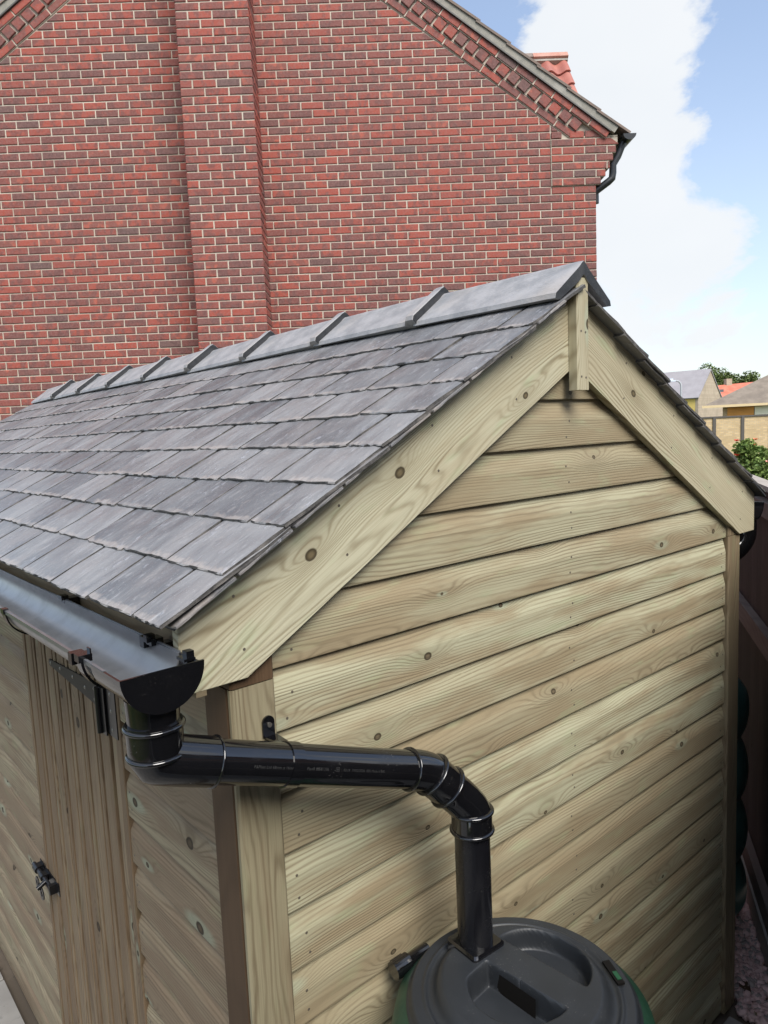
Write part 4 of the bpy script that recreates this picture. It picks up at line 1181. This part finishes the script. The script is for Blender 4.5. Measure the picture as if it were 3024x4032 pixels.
# dormer ridge and pantiles showing over the right-hand verge
DRM = HM @ Matrix.Translation((-.315, -2.2, 6.715))
sl_ = math.atan2(.88, .67)
dn = (en * cos(sl_) - Vector((0, 0, 1)) * sin(sl_)); up_ = (en * sin(sl_) + Vector((0, 0, 1)) * cos(sl_))
o3 = DRM @ Vector((0, 0, 0))
DF = Matrix(((ea.x, dn.x, up_.x, o3.x), (ea.y, dn.y, up_.y, o3.y), (ea.z, dn.z, up_.z, o3.z), (0, 0, 0, 1)))
for rr_ in range(7):
    for cc_ in range(9):
        tv = MB(); n_ = 12; wtile = .215; x0 = cc_ * wtile; v0_ = .045 + rr_ * .285
        for j in range(n_ + 1):
            q = j / n_; zz = .026 * sin(q * 2 * pi + .4)
            tv.v.append(DF @ Vector((x0 + q * wtile, v0_ - .0, zz - .0))); tv.v.append(DF @ Vector((x0 + q * wtile, v0_ + .32, zz + .030))); tv.v.append(DF @ Vector((x0 + q * wtile, v0_ + .32, zz + .012)))
        for j in range(n_):
            tv.f.append([3 * j, 3 * j + 3, 3 * j + 4, 3 * j + 1]); tv.f.append([3 * j + 1, 3 * j + 4, 3 * j + 5, 3 * j + 2])
        link('pantile', tv.me('pantile', M_pan, True), house)
MB().box((-.01, .0, -.05), (1.9, .10, .035), DF).obj('dormer_bedding', M_vmort, house)
for k in range(4): MB().box((k * .45 - .02, -.03, -.0), (k * .45 + .425, .055, .065), DF).obj('ridge_tile', stone_mat('pale_ridge', (.42, .20, .15), (.46, .26, .2), (.5, .35, .3), 10, .8) if k == 0 else M_tile_edge, house)
MB().box((.02, -2.3 + .0, 4.9), (1.8, -1.1, 5.2), HM @ Matrix.Translation((-.3, 0, 0))).obj('dormer_cheek', M_mortar, house)
# house gutter and rainwater pipe at the right eave
M_hg = plain('grey_black_gutter', (.018, .019, .021), .3, .5)
hg = MB(); base = 0
def hv(a, o_, z): return HM @ Vector((a, o_, z))
sg = 16; gp = [(-.318 + .065 * cos(pi + pi * k / sg), 4.915 + .065 * sin(pi + pi * k / sg) * .9) for k in range(sg + 1)]
for y in (.085, -8.): hg.v += [hv(a, y, z) for a, z in gp]
for k in range(sg): hg.f.append([k, k + 1, k + sg + 2, k + sg + 1])
hg.f.append(list(range(sg + 1)))
gobj = link('eave_gutter', hg.me('eave_gutter', M_hg), house)
ob_ = hv(-.32, -.02, 4.87)
dpp = [hv(-.29, -.03, 4.87), hv(-.235, -.03, 4.74), hv(-.185, -.03, 4.66), hv(-.183, -.03, 4.58), hv(-.175, -.03, 4.53), hv(-.14, -.03, 4.50), hv(-.02, -.05, 4.42), hv(-.012, -.06, 4.38), hv(-.012, -.06, 4.30)]
link('rainwater_pipe', MB().tube(dpp, .036, 14).me('rainwater_pipe', M_hg, True), house)

M_nb = M_brickwall = None
# ------------------------------------------------------------------ beyond: garden wall, houses, lamp, trees, roses
def face_frame(o_, right):
    """frame at o_ with x along right (unit, horizontal), y away from camera, z up"""
    rx = Vector((right[0], right[1], 0)).normalized(); ay = Vector((-rx.y, rx.x, 0))
    return Matrix(((rx.x, ay.x, 0, o_[0]), (rx.y, ay.y, 0, o_[1]), (0, 0, 1, o_[2]), (0, 0, 0, 1)))
def buff_mat(name, c1, c2, sc_=(3, 3, 9)):
    m, t, b = newmat(name, .85, .2); tc = N(t, 'ShaderNodeTexCoord')
    bt = N(t, 'ShaderNodeTexBrick'); bt.inputs['Scale'].default_value = 1; bt.inputs['Brick Width'].default_value = .225; bt.inputs['Row Height'].default_value = .075
    bt.inputs['Mortar Size'].default_value = .008; bt.inputs['Color1'].default_value = (*c1, 1); bt.inputs['Color2'].default_value = (*c2, 1); bt.inputs['Mortar'].default_value = (.42, .37, .29, 1)
    mp_ = N(t, 'ShaderNodeMapping'); mp_.inputs['Rotation'].default_value = (pi / 2, 0, 0); L(t, tc.outputs['Object'], mp_.inputs[0]); L(t, mp_.outputs[0], bt.inputs['Vector'])
    n = noise(t, tc.outputs['Object'], 1.4, 5, .65); c = mixc(t, mathn(t, 'MULTIPLY', rng(t, n.outputs['Fac'], .35, .7), .6), bt.outputs['Color'], tuple(x * .62 for x in c1)); L(t, c, b.inputs['Base Color']); return m
M_nb = buff_mat('neighbour_brick', (.24, .085, .065), (.16, .07, .06)); M_buff = buff_mat('buff_brick', (.66, .49, .27), (.50, .36, .20)); M_buff2 = buff_mat('pale_buff_brick', (.52, .43, .32), (.44, .35, .26))
WF = face_frame((33.2, 18.3, 0), (1, -.82))
wall = thing('garden_wall', (35.5, 15.8, 0), 'long buff brick garden wall with slim dark piers behind the roses', 'wall')
link('wall_panel', MB().box((0, 0, 0), (9.5, .22, 1.98)).me('wall_panel', M_buff), wall, WF)
M_pier = plain('dark_pier', (.09, .08, .07), .7)
link('coping', MB().box((-.05, -.05, 1.98), (9.55, .27, 2.06)).me('coping', M_pier), wall, WF)
for k in range(6):
    x = 1.0 + k * 1.46
    link('pier', MB().box((x, -.06, 0), (x + .16, -.001, 2.03)).me('pier', M_pier), wall, WF)
# house with grey roof and yellow render
GF = face_frame((61.08 - .14 * 6, 28.41 + .99 * 6, 0), (.14, -.99))
gh = thing('far_house', (60, 30, 0), 'distant house with grey slate roof, buff gable end and yellow rendered front', 'house')
M_grayroof = stone_mat('far_grey_roof', (.30, .28, .29), (.34, .32, .33), (.27, .26, .27), 1.5, .7, .1)
M_yel = plain('yellow_render', (.80, .60, .18), .8)
gl = 6.0
# local: x along the eaves (towards right), y away, gable end at x=gl
link('front_wall', MB().box((0, 0, 0), (gl, .2, 3.84)).me('front_wall', M_yel), gh, GF)
link('lower_band', MB().box((-.0, -.03, 0), (gl + .0, -.002, 2.30)).me('lower_band', M_buff2), gh, GF)
gy = 6.4
link('gable_wall', MB().add([(gl + .002, -.02, 0), (gl + .002, gy, 0), (gl + .002, gy, 3.8), (gl + .002, gy / 2, 6.15), (gl + .002, -.02, 3.84), (gl - .25, -.02, 0), (gl - .25, gy, 0), (gl - .25, gy, 3.8), (gl - .25, gy / 2, 6.15), (gl - .25, -.02, 3.84)],
     [(0, 1, 2, 3, 4), (9, 8, 7, 6, 5), (0, 5, 6, 1), (1, 6, 7, 2), (2, 7, 8, 3), (3, 8, 9, 4), (4, 9, 5, 0)]).me('gable_wall', M_buff2), gh, GF)
link('roof', MB().prism([(-.25, 3.72), (gy / 2, 6.28), (gy + .25, 3.72), (gy + .2, 3.64), (gy / 2, 6.16), (-.2, 3.64)], -4, gl + .08).me('roof', M_grayroof), gh, GF)
M_glass = plain('far_glass', (.10, .11, .12), .15); M_frame = plain('window_frame', (.30, .28, .24), .6)
wn = link('window', MB().box((4.25, -.05, 2.72), (5.05, -.003, 3.52)).me('window', M_frame), gh, GF)
link('pane', MB().box((4.31, -.062, 2.78), (4.63, -.052, 3.46)).me('pane', M_glass), wn, GF); link('pane', MB().box((4.67, -.062, 2.78), (4.99, -.052, 3.46)).me('pane', M_glass), wn, GF)
# low building with brown hipped roof
LF = face_frame((41.33, 18.68, 0), (.342, -.94))
lb = thing('low_building', (43, 17.5, 0), 'low building with brown tiled hipped roof, orange cladding and pale panels', 'building')
M_brroof = stone_mat('brown_roof', (.20, .165, .13), (.26, .215, .17), (.15, .125, .10), 2.2, .85, .5)
M_or = plain('orange_cladding', (.72, .33, .07), .6, .4, 2, .3); M_pale = plain('pale_panel', (.98, .95, .72), .6); M_fas = plain('cream_fascia', (.85, .66, .38), .6)
link('wall', MB().box((1.0, .3, 0), (9, 6, 2.6)).me('wall', M_buff), lb, LF)
link('roof', MB().add([(.0, -.2, 2.68), (10, -.2, 2.68), (10, 7, 2.68), (.0, 7, 2.68), (3.6, 3.2, 4.55), (10, 3.2, 5.4), (5.6, 3.2, 5.4)], [(0, 1, 5, 6, 4), (1, 2, 5), (2, 3, 4, 6, 5), (3, 0, 4), (0, 3, 2, 1)]).me('roof', M_brroof), lb, LF)
link('fascia', MB().box((-.05, -.24, 2.56), (10, -.205, 2.70)).me('fascia', M_fas), lb, LF)
link('cladding_panel', MB().box((1.25, .22, 2.04), (2.62, .295, 2.55)).me('cladding_panel', M_or), lb, LF)
for k in range(4): link('pale_panel', MB().box((2.66 + k * .82, .20, 2.06), (3.42 + k * .82, .29, 2.53)).me('pale_panel', M_pale), lb, LF)
# red roofed house
RFm = face_frame((74.8, 33.6, 0), (2.6, -2.1))
rh = thing('red_roofed_house', (77, 33, 0), 'small distant house roof of red tiles with a buff chimney', 'house')
M_redroof = stone_mat('far_red_roof', (.52, .14, .085), (.60, .19, .12), (.45, .16, .12), 2, .8, .3)
link('wall', MB().box((0, .2, 0), (7, 4, 4.0)).me('wall', M_buff2), rh, RFm)
link('roof', MB().add([(.2, -.1, 3.9), (7.2, -.1, 3.9), (7.2, 4.4, 3.9), (.2, 4.4, 3.9), (.9, 2.1, 5.25), (7.2, 2.1, 5.6)], [(0, 1, 5, 4), (1, 2, 5), (2, 3, 4, 5), (3, 0, 4), (0, 3, 2, 1)]).me('roof', M_redroof), rh, RFm)
link('chimney', MB().box((2.6, 1.9, 4.6), (3.2, 2.5, 5.95)).me('chimney', M_buff2), rh, RFm)
link('rooflight', MB().box((1.3, .85, 4.52), (1.75, 1.3, 4.82)).me('rooflight', M_glass), rh, RFm)
# street lamp
lp = thing('street_lamp', (38.42, 18.57, 0), 'slim grey street lamp with curved neck and flat pale head', 'street lamp')
M_lampc = plain('galvanised', (.42, .44, .46), .5)
link('pole', MB().tube([(38.42, 18.57, 0), (38.42, 18.57, 3.75), (38.40, 18.59, 3.95), (38.32, 18.66, 4.08), (38.18, 18.78, 4.13)], [.06, .045, .045, .045, .04], 12).me('pole', M_lampc, True), lp)
hdm = face_frame((38.05, 18.92, 4.12), (1, -.87))
link('lamp_head', MB().box((-.42, -.10, -.04), (.18, .10, .03), hdm).box((-.12, -.05, .03), (.06, .05, .13), hdm).me('lamp_head', plain('lamp_pale', (.62, .70, .80), .3)), lp)

def leaf_mat(name, c1, c2):
    m, t, b = newmat(name, .6, .3); oi = N(t, 'ShaderNodeNewGeometry'); n = noise(t, oi.outputs['Position'], 9, 3, .6)
    n2 = N(t, 'ShaderNodeTexWhiteNoise'); L(t, vmul(t, oi.outputs['Position'], (31, 31, 31)), n2.inputs['Vector'])
    c = mixc(t, rng(t, n.outputs['Fac'], .35, .65), c1, c2); c = mixc(t, mathn(t, 'MULTIPLY', oi.outputs['Random Per Island'], .5), c, tuple(x * 1.7 for x in c2)); L(t, c, b.inputs['Base Color'])
    b.inputs['Subsurface Weight'].default_value = 0
    return m
M_leaf = leaf_mat('rose_leaf', (.075, .14, .035), (.17, .23, .06)); M_leaf2 = leaf_mat('blue_green_leaf', (.06, .13, .09), (.11, .19, .13)); M_tree = leaf_mat('tree_leaf', (.05, .085, .025), (.11, .14, .04))
M_stem = plain('stem', (.10, .08, .04), .8)
M_rose = [plain('red_petal', (.75, .045, .03), .5), plain('orange_petal', (.85, .28, .12), .5), plain('pink_petal', (.80, .38, .30), .5)]
def leaves(c, rad, n, ls, rr_, core=.35):
    vs = []; fs = []
    blobs = [(Vector((rr_.uniform(-.6, .6), rr_.uniform(-.6, .6), rr_.uniform(-.65, .75))), rr_.uniform(.28, .55)) for _ in range(14)]
    for i in range(n):
        bc_, br = rr_.choice(blobs)
        d = Vector((rr_.gauss(0, 1), rr_.gauss(0, 1), rr_.gauss(0, 1))).normalized() * br * rr_.random() ** .4
        p = Vector(c) + Vector(((bc_.x + d.x) * rad[0], (bc_.y + d.y) * rad[1], (bc_.z + d.z) * rad[2]))
        u = Vector((rr_.gauss(0, 1), rr_.gauss(0, 1), rr_.gauss(0, .6))).normalized(); v = u.cross(Vector((rr_.gauss(0, 1), rr_.gauss(0, 1), rr_.gauss(0, 1)))).normalized(); l = ls * rr_.uniform(.6, 1.3)
        k = len(vs); vs += [p - u * l, p + v * l * .5, p + u * l, p - v * l * .5]; fs.append((k, k + 1, k + 2, k + 3))
    return vs, fs
rr_ = random.Random(9)
for i, (c, rad, ml, lab) in enumerate([((8.80, 2.75, 1.38), (.48, .42, .46), M_leaf, 'tallest rose bush, with red blooms, in front of the buff wall'),
                                       ((8.45, 3.02, 1.05), (.30, .30, .40), M_leaf, 'leafy rose bush with a pale orange bloom beside the shed eave'),
                                       ((7.75, 2.42, 1.12), (.24, .24, .30), M_leaf2, 'blue green low shrub just past the slate eave'),
                                       ((9.15, 2.45, 1.25), (.40, .40, .40), M_leaf, 'bright green bush at the right edge of the picture')]):
    t_ = thing('rose_bush' if i != 2 else 'shrub', (c[0], c[1], 0), lab, 'rose bush' if i != 2 else 'shrub', 'rose bushes and shrubs in the far bed')
    vs, fs = leaves(c, rad, 5200, .030, rr_)
    link('foliage', mesh('foliage', vs, fs, ml), t_)
    st_ = MB()
    for k in range(5):
        a = k * 1.3; st_.tube([(c[0] + .05 * cos(a), c[1] + .05 * sin(a), 0), (c[0] + .15 * cos(a), c[1] + .15 * sin(a), c[2] * .6), (c[0] + .35 * cos(a) * rad[0] / .6, c[1] + .35 * sin(a), c[2] + rad[2] * .4)], [.012, .009, .004], 6)
    link('stem', st_.me('stem', M_stem), t_)
    if i != 2:
        for k in range(9 if i == 0 else 5):
            a = rr_.uniform(0, 6.28); e = rr_.uniform(.3, 1.2)
            p = Vector(c) + Vector((cos(a) * cos(e) * rad[0], sin(a) * cos(e) * rad[1], sin(e) * rad[2])) * 1.0
            if k < 3: p = Vector(c) + Vector((-rad[0] * rr_.uniform(.2, .6), -rad[1] * .7, rad[2] * rr_.uniform(.3, .9)))
            fb_ = MB()
            for q in range(9):
                a2 = q * 2.4; rr2 = .012 + .004 * q * .6
                fb_.add([p + Vector((0, 0, -.01)), p + Vector((cos(a2) * rr2, sin(a2) * rr2, .0)), p + Vector((cos(a2 + .5) * rr2 * 1.4, sin(a2 + .5) * rr2 * 1.4, .02)), p + Vector((cos(a2 + 1.0) * rr2, sin(a2 + 1) * rr2, .0))], [(0, 1, 2, 3)])
            link('flower', fb_.me('flower', M_rose[k % 3]), t_)
def tree(c, h, cr_, lab, n=5200):
    t_ = thing('tree', (c[0], c[1], 0), lab, 'tree', 'trees on the skyline')
    tk = MB().tube([(c[0], c[1], 0), (c[0] + .1, c[1], h * .4), (c[0], c[1] + .1, h * .8)], [.35, .25, .1], 10)
    for k in range(6):
        a = k * 1.05; tk.tube([(c[0], c[1], h * (.4 + .05 * k)), (c[0] + cos(a) * cr_ * .6, c[1] + sin(a) * cr_ * .6, h * (.6 + .05 * k))], [.12, .03], 6)
    link('trunk', tk.me('trunk', M_stem), t_)
    vs, fs = leaves((c[0], c[1], h * .66), (cr_, cr_, h * .36), n, .20, rr_); link('crown', mesh('crown', vs, fs, M_tree), t_)
tree((91.2, 40.2), 8.0, 2.3, 'round green tree beside the grey roofed far house')
tree((94.4, 38.6), 7.3, 3.0, 'broad green tree behind the red roof')

# the house behind the photographer: dark in the glossy pipes, never in the frame
NF = face_frame((-7.5, -4.9, 0), (1, .0))
nh_ = thing('neighbour_house', (-2, -7, 0), 'red brick house standing behind the photographer', 'house')
link('wall', MB().box((0, -6.5, 0), (12.5, 0, 4.6)).me('wall', M_nb), nh_, NF)
link('roof', MB().prism([(-6.9, 4.5), (-3.25, 6.6), (.35, 4.5), (.35, 4.6), (-3.25, 6.75), (-6.9, 4.6)], -.2, 12.7).me('roof', M_brroof), nh_, NF)
for (a, b_) in ((1.4, 1.0), (5.2, 1.0), (9.0, 1.0), (1.4, 3.1), (5.2, 3.1), (9.0, 3.1)):
    wf = link('window', MB().box((a, -.02, b_), (a + 1.5, .03, b_ + 1.15)).me('window', M_frame), nh_, NF)
    for q in (0, 1): link('pane', MB().box((a + .06 + q * .71, .031, b_ + .06), (a + .73 + q * .71, .036, b_ + 1.09)).me('pane', M_glass), wf, NF)

for (p_, rz_, sz_, lb_) in (((1.925, .0, -.002), .6, (.045, .018, .012), 'curled strip of brown bark on the pink gravel beside the corner post'), ((1.825, -.098, -.002), -.3, (.022, .016, .010), 'small square wood offcut on the pink gravel near the fence')):
    a, b_, h = sz_; cm_ = Matrix.Translation(p_) @ Matrix.Rotation(rz_, 4, 'Z') @ Matrix.Rotation(.12, 4, 'Y')
    wv = MB().add([(-a, -b_, 0), (-a * .3, -b_ * 1.15, .003), (a * .6, -b_ * .8, 0), (a, 0, .002), (a * .5, b_ * .9, 0), (-a * .5, b_ * 1.1, .002), (-a * 1.05, b_ * .2, 0),
                   (-a * .95, -b_ * .9, h), (-a * .3, -b_, h * 1.2), (a * .5, -b_ * .7, h * .9), (a * .85, 0, h * .7), (a * .45, b_ * .75, h), (-a * .5, b_, h * 1.1), (-a, b_ * .15, h)],
                  [tuple(range(7)), tuple(range(13, 6, -1))] + [(i, (i + 1) % 7, (i + 1) % 7 + 7, i + 7) for i in range(7)])
    link('wood_chip', wv.me('wood_chip', W_brown if a > .03 else W_post), None, cm_, lb_, 'wood chip')
